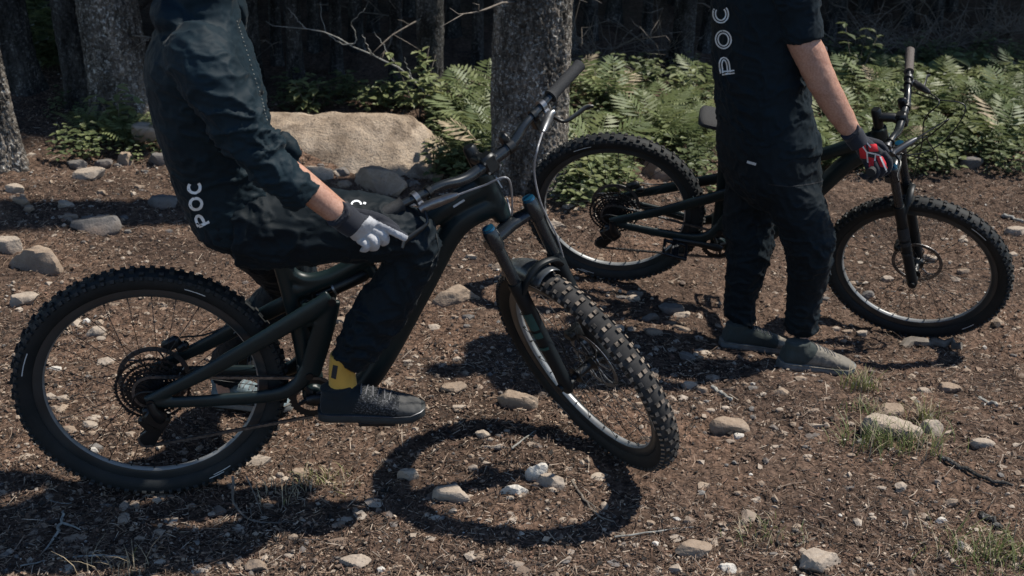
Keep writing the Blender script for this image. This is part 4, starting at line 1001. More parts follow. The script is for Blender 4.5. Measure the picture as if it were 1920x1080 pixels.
def make_shoe(heel, toe, up, zb, mats, parent, org, L=None):
    heel, toe = np.asarray(heel, float), np.asarray(toe, float); L = L or np.linalg.norm(toe - heel); k = L / .29; Bm = basis(toe - heel, up); side = Bm[:, 1]; upv = Bm[:, 2]; fx = Bm[:, 0]
    W = lambda x, y, z: heel + (fx * x + side * y + upv * z) * k
    mb = MB(); secs = []
    for x, z0, z1, hw in ((.004, .024, .062, .024), (.015, .018, .085, .032), (.05, .014, .098, .036), (.09, .014, .100, .037), (.13, .014, .092, .040), (.17, .014, .078, .0445), (.21, .014, .064, .0475), (.245, .014, .053, .045), (.27, .015, .045, .036), (.283, .018, .036, .022)):
        secs.append((W(x, 0, (z0 + z1) / 2), side * hw * k, upv * (z1 - z0) / 2 * k))
    loft(mb, secs, 24, ex=2.5, sub=30); tube(mb, [W(.052, 0, .06), W(.05, 0, .09), W(.048, 0, .104)], [(.047 * k, .035 * k)] * 3, 18, ref=fx)
    me = remesh(mb, .0035, 5); p = co(me); n = nos(me); setco(me, p + n * (.0016 * fbm(p * 45, 3, 3))[:, None] - org)
    u = link('shoe', me, [MT[q] for q in (mats[0] if isinstance(mats[0], tuple) else (mats[0],))], parent)
    if isinstance(mats[0], tuple):
        c_ = co(me) + org
        for pl in me.polygons:
            q = (c_[list(pl.vertices)].mean(0) - heel) / k; x, z = q @ fx, q @ upv; pl.material_index = 1 if (x > .215 + .25 * (z - .04) or z < .024) else 2 if x < .085 + .5 * (z - .03) else 0
    mb = MB(); secs = []
    for x, hw in ((-.004, .018), (.006, .031), (.03, .0375), (.08, .039), (.12, .0415), (.17, .0465), (.21, .0495), (.25, .0465), (.278, .035), (.292, .016)): secs.append((W(x, 0, .013 + (.007 if x > .27 else 0)), side * hw * k, upv * .0155 * k))
    loft(mb, secs, 24, ex=4, sub=36); mb.v = [v - org for v in mb.v]; so_ = obj('sole', mb, MT[mats[1]], u)
    ol = [(-.004, .016), (.006, .030), (.03, .0372), (.08, .0387), (.12, .0412), (.17, .0462), (.21, .0492), (.25, .0462), (.278, .0347), (.292, .015)]; mb = MB()
    tube(mb, [W(x, y * 1.01, .026 + (.006 if x > .26 else 0)) for x, y in ol] + [W(x, -y * 1.01, .026 + (.006 if x > .26 else 0)) for x, y in ol[::-1]], .0019, 6, close=True); mb.v = [v - org for v in mb.v]; obj('welt', mb, MT['lever_grey' if mats[1] == 'shoesole' else 'shoe_dusty'], u)
    T = bvhw(co(me) + org, me); mb = MB()
    for i in range(6):
        x = .115 + i * .016; P = []
        for t in np.linspace(-1, 1, 9):
            o = W(x + .004 * (i % 2) * t, t * .026, .2); h = T.ray_cast(Vector(o), Vector(-upv))
            if h[0] is not None: P.append(np.array(h[0]) + upv * .0015)
        if len(P) > 3: tube(mb, P, .0021, 5)
    if mb.n: mb.v = [v - org for v in mb.v]; la = obj('laces', mb, MT[mats[2]], u); la['kind'] = 'stuff'
    return u, T
def bvhw(c, me): return BVHTree.FromPolygons([Vector(v) for v in c], [tuple(p.vertices) for p in me.polygons])
def make_hand(wr, kn_i, kn_p, fingers, thumb, org, th=.016, vdir=None):
    """gloved hand: palm slab between wrist and knuckle line, five bent fingers, all one skin"""
    mb = MB(); kc = (kn_i + kn_p) / 2; wv = (kn_i - kn_p) / 2; d = nrm(kc - wr); t = nrm(np.cross(d, wv))
    wp = wv - d * (wv @ d)
    secs = [(wr - d * .035, nrm(wp) * .033, t * .026), (wr, nrm(wp) * .032, t * .024), (wr + (kc - wr) * .35, wp * .82 , t * .021), (wr + (kc - wr) * .75, wv * 1.0, t * th * 1.15), (kc, wv * 1.08, t * th * .95), (kc + d * .008, wv * 1.0, t * th * .7)]
    loft(mb, secs, 20, ex=2.6, sub=18)
    for P, r in fingers: tube(mb, P, np.linspace(r, r * .78, len(P)), 10, sub=14); ball(mb, P[-1], r * .78, nu=10, nv=6)
    tube(mb, thumb, np.linspace(.0165, .011, len(thumb)), 10, sub=14); ball(mb, thumb[-1], .011, nu=10, nv=6)
    me = remesh(mb, .0024, 3, .4); p = co(me); n = nos(me)
    cr_ = np.clip(1 - np.abs(fbm(p * 60, 8, 2)) * 2, 0, 1) ** 2; setco(me, p + n * (.0011 * cr_)[:, None]); return me
def head(mb, c, fwd, up, hair):
    Bm = basis(fwd, up); W = lambda x, y, z: c + Bm @ V(x, y, z)
    ball(mb, W(0, 0, .02), (.095, .075, .105), Bm, 20, 14); ball(mb, W(.03, 0, -.055), (.062, .056, .062), Bm, 16, 10)
    tube(mb, [W(.085, 0, .02), W(.108, 0, -.015), W(.092, 0, -.03)], [.009, .015, .012], 8); tube(mb, [W(.082, -.022, -.058), W(.09, 0, -.06), W(.082, .022, -.058)], .008, 8)
    for s in (-1, 1): ball(mb, W(-.01, s * .077, -.01), (.018, .008, .032), Bm, 10, 8); ball(mb, W(.078, s * .032, .012), (.012, .014, .012), Bm, 8, 6)
    ball(hair, W(-.018, 0, .035), (.098, .082, .108), Bm, 20, 14)
# ---- sitting rider
def person_one():
    P = lambda px, py, yl=0.: bl(BIKE1, px, py, yl); Lw = lambda x, y, z: loc2w(BIKE1, V(x, y, z)); M = BIKE1['M']; F, S = M @ V(1, 0, 0), M @ V(0, 1, 0)
    org = V(-.86, 3.37, float(gz(-.86, 3.37)))
    root = empty('person', org, 'person in dark blue jacket and black trousers sitting on the front bike', 'person')
    sh, el, cu, wr = P(378, 112, -.175), P(476, 272, -.25), P(571, 372, -.275), P(646, 409, -.26)
    sh2, el2, ha2 = Lw(.235, .185, 1.385), Lw(.23, .30, 1.12), Lw(.35, .19, .95)
    leg = [(P(452, 418, -.09), .118), (P(540, 424, -.11), .108), (P(640, 424, -.125), .096), (P(728, 432, -.135), .082), (P(776, 455, -.14), .071), (P(757, 512, -.14), .066), (P(717, 578, -.14), .070), (P(682, 632, -.14), .062), (P(653, 676, -.14), .050)]
    an2 = V(-.93, 3.36, org[2] + .115); kn2 = V(-.665, 3.20, .52); leg2 = [(Lw(.27, .09, .90), .11), ((Lw(.27, .09, .9) + kn2) / 2, .098), (kn2, .075), ((kn2 + an2) / 2 + V(-.03, 0, 0), .073), (an2 + V(0, 0, .02), .052)]
    tors = [(.150, .415, .875, .172), (.128, .405, .95, .180), (.102, .372, 1.05, .172), (.083, .362, 1.15, .176), (.074, .35, 1.25, .184), (.082, .332, 1.33, .198), (.112, .312, 1.385, .170), (.150, .300, 1.425, .105), (.165, .298, 1.455, .074)]
    def torso(mb, k=1., ins=0.):
        loft(mb, [(Lw((a + b) / 2, 0, z), F * ((b - a) / 2 - ins), S * (w_ - ins)) for a, b, z, w_ in tors], 28, ex=2.3, sub=26)
    # body under the clothes: one skin
    mb = MB(); hr = MB(); torso(mb, 1, .03); tube(mb, [Lw(.23, 0, 1.42), Lw(.25, 0, 1.56)], .058, 14); head(mb, Lw(.27, 0, 1.66), nrm(F - V(0, 0, .25)), V(0, 0, 1), hr)
    tube(mb, [sh, el, (el + wr) / 2, wr, wr + nrm(wr - el) * .03], [.042, .039, .0365, .0315, .029], 14, sub=24); tube(mb, [sh2, el2, ha2], [.045, .04, .028], 12, sub=16)
    loft(mb, [(Lw(.28, 0, .96), F * .10, S * .13), (Lw(.28, 0, .88), F * .10, S * .13)], 16)
    tube(mb, [p for p, r in leg] + [Lw(.515, -.14, .40)], [r - .024 for p, r in leg] + [.03], 14, sub=36); tube(mb, [p for p, r in leg2] + [an2 - V(0, 0, .06)], [r - .024 for p, r in leg2] + [.025], 14, sub=24)
    me = remesh(mb, .007, 3); shift(me, org); bd_ = link('body', me, MT['skin'], root); hr.v = [v - org for v in hr.v]; obj('hair', hr, MT['hair'], root)
    # jacket
    mb = MB(); torso(mb)
    loft(mb, [(Lw(.23, 0, 1.41), F * .085, S * .11), (Lw(.228, 0, 1.45), F * .078, S * .09), (Lw(.228, 0, 1.49), F * .08, S * .088), (Lw(.225, 0, 1.52), F * .078, S * .085)], 24, sub=10)
    ball(mb, Lw(.16, 0, 1.425), (.06, .11, .05), M)                     # hood lying on the back
    tube(mb, [P(374, 116, -.12), sh, P(424, 190, -.225), el, P(525, 326, -.275), cu], [.084, .080, .070, .059, .051, .0465], 16, sub=30)
    tube(mb, [Lw(.235, .13, 1.37), sh2, (sh2 + el2) / 2, el2, (el2 + ha2) / 2], [.085, .084, .074, .066, .05], 16, sub=22)
    tube(mb, [P(520, 262, .02), P(540, 285, .0), P(535, 305, 0)], [.03, .034, .03], 12, sub=8)   # front hem bunched in the lap
    me = remesh(mb, .0052, 14); wrinkle(me, .0085, (16, 16, 26), 4, [(el, .13, 1.5), (P(520, 250, -.1), .14, 1.2), (sh, .12, .5), (Lw(.25, 0, .93), .16, .6)], .4)
    T = bvhw(co(me), me); shift(me, org); jk = link('jacket', me, MT['jacket'], root)
    letters(T, [('P', (379, 411), (-.42, -.9)), ('O', (368, 382), (-.2, -.98)), ('C', (365, 351), (-.1, -1))], 29, 24, 5.6, jk, org, 'print')
    zp = MB()
    for i in range(26):
        t = i / 25; c = catmull(np.array([(444, 40, 0), (457, 80, 0), (474, 135, 0), (490, 185, 0), (500, 225, 0)], float), 26)[i]
        v_, f = ribbon(T, [(c[0] - .8, c[1] - 1), (c[0] + .8, c[1] + 1)], 1.3, .0015, 1.0); zp.add(v_ - org, f)
    z_ = obj('zip', zp, MT['solegrey'], jk); z_['kind'] = 'stuff'
    # trousers
    mb = MB(); loft(mb, [(Lw(.285, 0, .985), F * .125, S * .165), (Lw(.285, 0, .92), F * .138, S * .178), (Lw(.285, 0, .865), F * .128, S * .165), (Lw(.29, 0, .83), F * .09, S * .12)], 24, ex=2.4, sub=12)
    tube(mb, [p for p, r in leg], [r for p, r in leg], 18, sub=48); tube(mb, [p for p, r in leg2], [r for p, r in leg2], 18, sub=34)
    me = remesh(mb, .0052, 6); wrinkle(me, .009, (15, 15, 19), 14, [(P(765, 470, -.2), .10, 1.0), (P(670, 640, -.2), .12, 1.3), (P(500, 440, -.2), .14, .9), (kn2, .12, .8), (an2, .12, 1)], .5)
    T2 = bvhw(co(me), me); shift(me, org); tr = link('trousers', me, MT['trouser'], root)
    strips(T2, 'seam', [[(817, 438), (823, 470), (812, 488), (775, 500)], [(812, 488), (800, 520)]], 1.5, 'shoe', tr, org)
    strips(T2, 'thigh_mark', [arcp(668, 384, 9, 7, math.pi, 2 * math.pi), [(681, 381), (686, 382)]], 3.6, 'print', tr, org)['kind'] = 'stuff'
    # sock and shoes
    mb = MB(); A0 = Lw(.520, -.14, .40); tube(mb, [P(645, 690, -.14) + V(0, 0, .04), P(641, 697, -.14), A0], [.036, .036, .041], 18, sub=10); me = mb.mesh('sock'); T3 = bvhw(co(me), me); shift(me, org); sk = link('sock', me, MT['sock'], root)
    v_, f = patch(T3, [(625, 684), (634, 686), (630, 711), (621, 708)]); lb = obj('sock_label', MB().add(v_ - org, f), MT['grip'], sk)
    make_shoe(Lw(.452, -.150, .337), Lw(.738, -.172, .334), S * 0 + M @ V(0, 0, 1), 0, (('shoe_speckle', 'shoe_cap', 'shoe'), 'shoesole', 'shoelace'), root, org)
    h2 = V(-.985, 3.39, org[2] + .012); make_shoe(h2, h2 + V(.27, -.03, .0), V(0, 0, 1), 0, ('bluegrey', 'solegrey', 'shoelace'), root, org)
    # glove on the near grip
    g0 = dep(BIKE1['barp'](-.33)); Q = lambda px, py, dd=0.: rd(px, py, g0 - .022 + dd)
    th_ = [Q(662, 402), Q(700, 407, .0), Q(726, 418, .0), Q(742, 429, .0)]
    fi = [([Q(706, 419), Q(734, 431, -.014), Q(757, 444, -.016)], .0142), ([Q(700, 431), Q(719, 442, -.008), Q(721, 453, .012), Q(709, 455, .035)], .0135), ([Q(687, 442), Q(703, 452, -.010), Q(702, 463, .012), Q(690, 463, .035)], .0128), ([Q(674, 450), Q(687, 459, -.008), Q(685, 467, .012), Q(675, 466, .03)], .0105)]
    me = make_hand(wr, Q(708, 415), Q(664, 448), fi, th_, org)
    c = co(me); me.materials.append(MT['glove']); me.materials.append(MT['gloveg']); tp = np.array(th_[1:])
    for pl in me.polygons:
        p = c[list(pl.vertices)].mean(0); q = p - CAMP; z = q @ _f0; px = 960 + FPX * (q @ CR) / z; py = 540 - FPX * (q @ CU) / z
        if (px - 652) * (405 - 447) - (py - 447) * (693 - 652) < 0 and np.linalg.norm(tp - p, axis=1).min() > .0165 and not (px > 700 and py < 410 + .5 * (px - 700)): pl.material_index = 1
    shift(me, org); link('glove', me, None, root)
    mb = MB(); d = nrm(wr - el); tube(mb, [wr - d * .022, wr + d * .012, wr + d * .035], [.0365, .0345, .032], 18, sub=8); mb.v = [v - org for v in mb.v]; obj('glove_cuff', mb, MT['glove'], root)
    mb = MB(); ball(mb, ha2, (.05, .04, .025)); mb.v = [v - org for v in mb.v]
    q0 = ha2 - V(0, 0, .0); fs = [([q0 + F * .03 + S * y, q0 + F * .07 + S * y - V(0, 0, .01), q0 + F * .085 + S * y - V(0, 0, .035)], .011) for y in (-.03, -.01, .01, .03)]
    m2 = make_hand(ha2 - F * .06, q0 + F * .03 - S * .035, q0 + F * .03 + S * .035, fs, [q0 - S * .03 - F * .02, q0 - S * .055 + F * .02, q0 - S * .05 + F * .05], org); shift(m2, org); link('glove', m2, MT['glove'], root)
person_one()
# ---- standing rider
def person_two():
    hd = R_(25); F = V(math.cos(hd), math.sin(hd), 0); S = V(-math.sin(hd), math.cos(hd), 0); U = V(0, 0, 1); Y0 = 4.02
    org = gpt(1500, 672); root = empty('person', org, 'person in a dark short sleeved shirt and black trousers standing beside the further bike', 'person')
    A = atY; C = lambda px, py: A(px, py, Y0)
    sh, cu, el, wr = A(1480, -48, 3.86), A(1506, 76, 3.84), A(1541, 152, 3.82), A(1601, 254, 3.80)
    tor = [(C(1442, 268), .158, .200), (C(1440, 235), .152, .195), (C(1430, 180), .140, .190), (C(1425, 110), .136, .188), (C(1428, 30), .142, .195), (C(1432, -40), .135, .205), (C(1432, -78), .115, .190), (C(1430, -100), .085, .12), (C(1430, -122), .065, .07)]
    n1 = [(A(1462, 322, 3.94), .108), (A(1500, 400, 3.91), .096), (A(1519, 470, 3.89), .085), (A(1509, 550, 3.92), .066), (A(1503, 622, 3.95), .053)]
    n2 = [(A(1418, 322, 4.13), .105), (A(1404, 405, 4.15), .096), (A(1405, 470, 4.12), .086), (A(1389, 550, 4.12), .064), (A(1392, 604, 4.11), .053)]
    sh2 = C(1432, -45) + S * .19; el2 = sh2 + V(.10, .06, -.28); ha2 = el2 + F * .24 + V(0, -.05, -.02)
    mb = MB(); hr = MB(); loft(mb, [(c, F * (a - .03), S * (b - .03)) for c, a, b in tor], 24, sub=20); nk = C(1432, -120); tube(mb, [nk - U * .04, nk + U * .12 + F * .02], .058, 14); head(mb, nk + U * .20 + F * .035, nrm(F - U * .2), U, hr)
    tube(mb, [sh, A(1500, 60, 3.84), A(1521, 108, 3.83), el, A(1568, 202, 3.81), wr, wr + nrm(wr - el) * .03], [.056, .0535, .0525, .049, .044, .031, .028], 16, sub=40); tube(mb, [sh2, el2, ha2], [.05, .043, .03], 12, sub=16)
    ball(mb, el + nrm(F * -.6 - U * .2) * .018, .036)
    loft(mb, [(C(1440, 300), F * .11, S * .14), (C(1445, 250), F * .11, S * .14)], 16)
    for q, ft in ((n1, gpt(1500, 690)), (n2, gpt(1385, 650))): tube(mb, [p for p, r in q] + [ft + U * .06], [r - .024 for p, r in q] + [.028], 14, sub=26)
    me = remesh(mb, .006, 3); p = co(me); n = nos(me); setco(me, p + n * (.0015 * fbm(p * 30, 5, 3))[:, None]); shift(me, org); link('body', me, MT['skin'], root); hr.v = [v - org for v in hr.v]; obj('hair', hr, MT['hair'], root)
    mb = MB(); loft(mb, [(c, F * a, S * b) for c, a, b in tor], 28, ex=2.35, sub=30)
    tube(mb, [A(1462, -40, 3.93), sh, A(1495, 20, 3.85), cu], [.088, .086, .074, .0655], 18, sub=20); tube(mb, [sh2 - S * .06, sh2, (sh2 + el2) / 2, el2 * .8 + sh2 * .2], [.085, .082, .072, .066], 16, sub=14)
    me = remesh(mb, .0052, 6); wrinkle(me, .0105, (13, 13, 17), 24, [(C(1430, 200), .2, .9), (A(1480, 20, 3.85), .08, .6), (C(1480, 120), .14, .6)], .5); T = bvhw(co(me), me); shift(me, org); ts = link('shirt', me, MT['tee'], root)
    letters(T, [('P', (1364, 122), (-.13, -1)), ('O', (1357, 74), (-.12, -1)), ('C', (1352, 26), (-.1, -1))], 40, 27, 7.5, ts, org, 'print', True)
    mb = MB(); loft(mb, [(C(1439, 225), F * .15, S * .185), (C(1440, 285), F * .158, S * .198), (C(1446, 340), F * .15, S * .185), (C(1452, 380), F * .10, S * .13)], 26, ex=2.4, sub=14)
    for q in (n1, n2): tube(mb, [p for p, r in q], [r for p, r in q], 18, sub=34)
    me = remesh(mb, .0052, 6); wrinkle(me, .0105, (14, 14, 19), 34, [(n1[2][0], .12, .8), (n2[2][0], .12, .8), (n1[4][0], .12, 1.4), (n2[4][0], .12, 1.4), (C(1450, 360), .14, .7)], .5); T2 = bvhw(co(me), me); shift(me, org); tr = link('trousers', me, MT['trouser'], root)
    strips(T2, 'pocket_zip', [[(1401, 303), (1418, 308)]], 5, 'decal', tr, org); strips(T2, 'seam', [[(1440, 345), (1480, 350), (1520, 345), (1548, 338)]], 1.4, 'grip', tr, org)
    mb = MB(); q = C(1332, 214); 
    # shoes
    h1, t1 = gpt(1459, 688), gpt(1606, 699); make_shoe(h1 + U * .004, h1 + U * .004 + nrm(t1 - h1) * .305, U, 0, (('shoe_dusty', 'shoegrey', 'shoedark'), 'solegrey', 'shoelace'), root, org)
    h1, t1 = gpt(1350, 648), gpt(1476, 660); make_shoe(h1 + U * .004, h1 + U * .004 + nrm(t1 - h1) * .285, U, 0, (('shoedark', 'shoe_dusty', 'shoedark'), 'solegrey', 'shoelace'), root, org)
    g0 = dep(BIKE2['barp'](-.33)); Q = lambda px, py, dd=0.: rd(px, py, g0 - .022 + dd)
    fi = [([Q(1655, 286), Q(1668, 304), Q(1663, 322, .02), Q(1652, 326, .045)], .0122), ([Q(1645, 292), Q(1657, 314, -.005), Q(1650, 328, .02), Q(1640, 328, .045)], .0125), ([Q(1633, 297), Q(1645, 320, -.005), Q(1637, 333, .02), Q(1627, 331, .045)], .012), ([Q(1622, 300), Q(1630, 322), Q(1623, 332, .02), Q(1615, 328, .04)], .0108)]
    me = make_hand(wr, Q(1656, 284), Q(1618, 301), fi, [Q(1622, 264, .03), Q(1648, 270, .05), Q(1662, 284, .06)], org); T3 = bvhw(co(me), me); shift(me, org); gl = link('glove', me, MT['glove'], root)
    for qd in ([(1609, 268), (1622, 266), (1626, 298), (1613, 296)], [(1627, 270), (1643, 270), (1647, 284), (1629, 284)], [(1641, 289), (1656, 294), (1665, 316), (1650, 312)], [(1627, 294), (1639, 296), (1638, 314), (1629, 314)]):
        v_, f = patch(T3, qd, 8)
        if f: obj('red_patch', MB().add(v_ - org, f), MT['glovered'], gl)
    for ln in ([(1611, 262), (1617, 274), (1625, 285), (1640, 288), (1649, 291), (1663, 322)], [(1625, 285), (1627, 305)], [(1641, 288), (1640, 302)], [(1613, 262), (1624, 266), (1632, 276)]): strips(T3, 'white_stripe', [ln], 2.6, 'glovewhite', gl, org, .0018)
    mb = MB(); d = nrm(wr - el); tube(mb, [wr - d * .012, wr + d * .012, wr + d * .04], [.0345, .034, .031], 18, sub=8); mb.v = [v - org for v in mb.v]; obj('glove_cuff', mb, MT['glove'], root)
    fs = [([ha2 + F * .03 + S * y, ha2 + F * .065 + S * y - U * .015, ha2 + F * .06 + S * y - U * .045], .011) for y in (-.03, -.01, .01, .03)]
    m2 = make_hand(ha2 - F * .06, ha2 + F * .03 - S * .035, ha2 + F * .03 + S * .035, fs, [ha2 - S * .03 - F * .02, ha2 - S * .055 + F * .02, ha2 - S * .05 + F * .05], org); shift(m2, org); link('glove', m2, MT['glove'], root)
person_two()
# ------------------------------------------------------------------ stones one could point at
def stones():
    L = [
     (268,241,54,40,'stone_pale','pale block of stone perched on the pile behind the sitting rider\'s back',.1), (165,327,66,34,'stone_pale','pale wedge shaped stone in front of the leaf plants at the left',0), (314,374,66,44,'stone_grey','rounded grey stone just behind the sitting rider\'s lower back',0),
     (180,422,92,38,'stone_grey','long flat slab with a dark shaded front at the left',0), (76,480,112,62,'stone_tan','large tan rock at the left edge, right of a paler lump',0), (232,300,34,36,'stone_tan','blocky stone under the perched pale block on the pile',0), (196,306,36,18,'stone_grey','thin grey stone left of the blocky one on the pile',0), (300,296,50,36,'stone_grey','dark stone holding up the pile behind the sitting rider',0), (22,455,62,48,'stone_pale','pale lump of rock cut by the left edge of the photo',0), (38,375,38,22,'stone_tan','small tan stone near the left edge above the long slab',0),
     (122,382,36,22,'stone_pale','small pale angular stone above the long flat slab',0), (40,560,64,36,'stone_pale','flat pale stone left of the rear tyre of the front bike',0), (596,294,54,42,'stone_pale','pale squarish stone on the soil at the boulder\'s foot',.0), (712,346,108,22,'stone_tan','low flat rock lying in front of the boulder',0),
     (628,322,26,16,'stone_pale','small rounded stone beside the squarish stone below the boulder',0), (857,556,92,30,'stone_tan','long smooth tan stone between the two bikes',0), (1041,420,42,26,'stone_pale','smooth pale stone seen inside the further bike\'s rear wheel',0), (1238,318,70,56,'stone_tan','round tan rock among the ferns behind the further rear wheel',0),
     (1822,304,40,30,'stone_grey','dark rock at the edge of the ferns on the right',0), (1008,884,46,50,'stone_white','upright white stone in the wheel shadow, backmost of the white three',0), (1030,900,58,42,'stone_pale','broad cream stone leaning on the upright white one',0), (966,918,56,30,'stone_white','flat white stone at the front left of the white three',0),
     (765,890,40,36,'stone_pale','rounded cream stone at the left rim of the wheel shadow',0), (850,921,76,36,'stone_pale','half buried rounded stone inside the wheel shadow',0), (904,813,32,24,'stone_pale','small cream stone just inside the top of the wheel shadow',0), (966,748,84,32,'stone_tan','long slanting brown stone left of the front wheel',0),
     (850,726,50,26,'stone_tan','tan stone just right of the yellow socked shoe',0), (860,763,30,16,'stone_pale','small pale stone below the toe of the black shoe',0), (1296,720,32,24,'stone_pale','pale stone right of the front wheel, beside a smaller one',0), (1318,730,26,20,'stone_tan','tan stone touching the pale one right of the front wheel',0),
     (1463,733,34,18,'stone_tan','low tan stone under the heel of the grey shoe',0), (1364,800,78,26,'stone_tan','wide flat stone level with the ground right of the front wheel',0), (1382,818,30,14,'stone_white','white sliver of stone at the front of the wide flat stone',0), (1328,769,24,12,'stone_pale','thin pale stone between the front wheel and the wide flat stone',0),
     (1454,837,22,13,'stone_pale','pinkish pale chip of stone alone on the open dirt',0), (1666,802,114,34,'stone_pale','big flat pale stone with a grass tuft growing before it',0), (1744,799,52,42,'stone_pale','pale stone leaning behind the right end of the grassy flat stone',0), (1664,771,60,20,'stone_tan','narrow tan stone behind the grassy flat stone',0),
     (1840,828,48,22,'stone_pale','pale stone near the right edge, right of the grassy stone',0), (1692,910,34,20,'stone_pale','oval stone below the grass tuft',0), (1785,939,28,20,'stone_tan','roundish tan stone at the lower right',0), (1765,974,24,16,'stone_white','small white pebble like stone at the lower right',0),
     (1535,1048,92,44,'stone_pale','big angular pale stone at the bottom edge on the right',0), (1360,1062,42,28,'stone_white','bright white stone at the bottom edge in the middle right',0), (1302,1030,72,36,'stone_tan','half buried tan stone left of the bright white stone at the bottom',0), (1776,726,48,24,'stone_tan','flat tan stone below the further front wheel on the right',0),
     (1734,731,28,16,'stone_pale','small stone left of the flat tan stone on the right',0), (668,1053,60,22,'stone_pale','flat pale stone at the bottom edge left of the middle',0), (1270,972,22,12,'stone_white','white chip of stone below the front tyre\'s contact point',0), (483,1058,46,24,'stone_tan','leaf shaped tan stone at the bottom edge on the left',0),
     (543,1041,22,15,'stone_pale','small pale stone right of the leaf shaped one at the bottom',0), (503,946,20,16,'stone_tan','tan stone among the dead twigs beside the rear tyre',0), (233,967,24,11,'stone_pale','thin pale stone in the body shadow under the rear wheel',0), (128,804,32,22,'stone_tan','tan stone seen low through the left spokes of the rear wheel',0),
     (168,796,36,24,'stone_pale','pale stone beside the tan one low in the rear wheel',0), (175,843,20,17,'stone_white','small round stone just above the rear rim, low left',0), (178,621,42,18,'stone_pale','pale stone high in the left of the rear wheel',0), (103,692,26,18,'stone_white','whitish stone at the left inside the rear rim',0),
     (1735,650,0,0,None,'',0), (1673,590,24,14,'stone_pale','pale stone seen low through the further front wheel',0), (1663,520,26,16,'stone_pale','pale stone in the middle left of the further front wheel',0), (1630,551,30,20,'stone_grey','dark stone left of the fork foot inside the further front wheel',0), (1742,483,32,16,'stone_pale','pale stone right of the fork inside the further front wheel',0),
     (1808,508,28,16,'stone_tan','tan stone at the right inside the further front wheel',0), (1568,615,22,13,'stone_pale','left one of three stones beside the further front tyre',0), (1588,621,20,9,'stone_tan','flat middle one of three stones beside the further front tyre',0), (1617,624,24,18,'stone_pale','right one of three stones beside the further front tyre',0),
     (1905,432,44,22,'stone_pale','flat pale stone at the right edge above the further tyre',0), (1898,476,28,18,'stone_pale','pale stone at the right edge beside the further tyre',0), (1256,576,52,30,'stone_grey','blue grey stone in the shade behind the front tyre',0), (1190,551,32,16,'stone_grey','flat dark stone below the further rear tyre',0),
     (1222,622,40,22,'stone_tan','tan stone in the broken shade right of the front wheel',0), (1230,760,24,14,'stone_pale','pale chip seen through the front wheel low right',0), (885,482,30,16,'stone_pale','pale stone left of the fork crown of the front bike',0), (1000,700,0,0,None,'',0), (648,975,30,16,'stone_pale','pale crumbly stone left of the wheel shadow',0)]
    for i, (px, py, w_, h_, mt_, lb, up) in enumerate(L):
        if not mt_: continue
        put_rock(px, py, w_, h_, mt_, lb, 40 + i, group=None, sub=3 if w_ > 40 else 2, up=up, rough=.06)
    r = np.random.default_rng(77)
    G1, G2, G3 = 'small stones scattered on the near trail', 'small stones scattered on the middle of the trail', 'small stones scattered on the far side of the trail'
    for i in range(190):
        y = 345 + (1075 - 345) * r.random() ** .8; x = r.uniform(5, 1915)
        if y < 420 and 300 < x < 1000 and y < 360: continue
        w_ = r.uniform(9, 22) * (.65 + .35 * (y / 1080)); 
        hz = 'left' if x < 520 else 'middle' if x < 1000 else 'right of the middle' if x < 1450 else 'far right'; vz = ('beyond the bikes' if x > 900 else 'behind the front bike') if y < 470 else 'level with the front bike' if y < 720 else 'in the foreground' if y < 920 else 'along the bottom edge'
        lab = 'small loose stone %s, %s of the photo' % (vz, 'right of the middle' if hz[0] == 'r' else hz)
        put_rock(x, y, w_, w_ * r.uniform(.4, .7), str(r.choice(['stone_pale', 'stone_tan', 'stone_tan', 'stone_pale', 'stone_grey'])), lab, 200 + i, group='small loose stones %s, %s' % (vz, hz), sub=1, rough=.08)
    for i in range(46):
        x, y = [(r.uniform(2, 330), r.uniform(298, 450)), (r.uniform(530, 820), r.uniform(285, 350)), (r.uniform(835, 1000), r.uniform(420, 600)), (r.uniform(1050, 1330), r.uniform(540, 760))][i % 4]; w_ = r.uniform(14, 40)
        lab = ['small stone among the rocks left of the sitting rider', 'small stone on the soil bank in front of the boulder', 'small stone between the front bike and the further rear wheel', 'small stone in the broken shade between the bikes'][i % 4]
        put_rock(x, y, w_, w_ * r.uniform(.4, .65), str(r.choice(['stone_pale', 'stone_tan', 'stone_tan', 'stone_grey'])), lab, 500 + i, group=lab.replace('small stone', 'small stones'), sub=2, rough=.08)
stones()

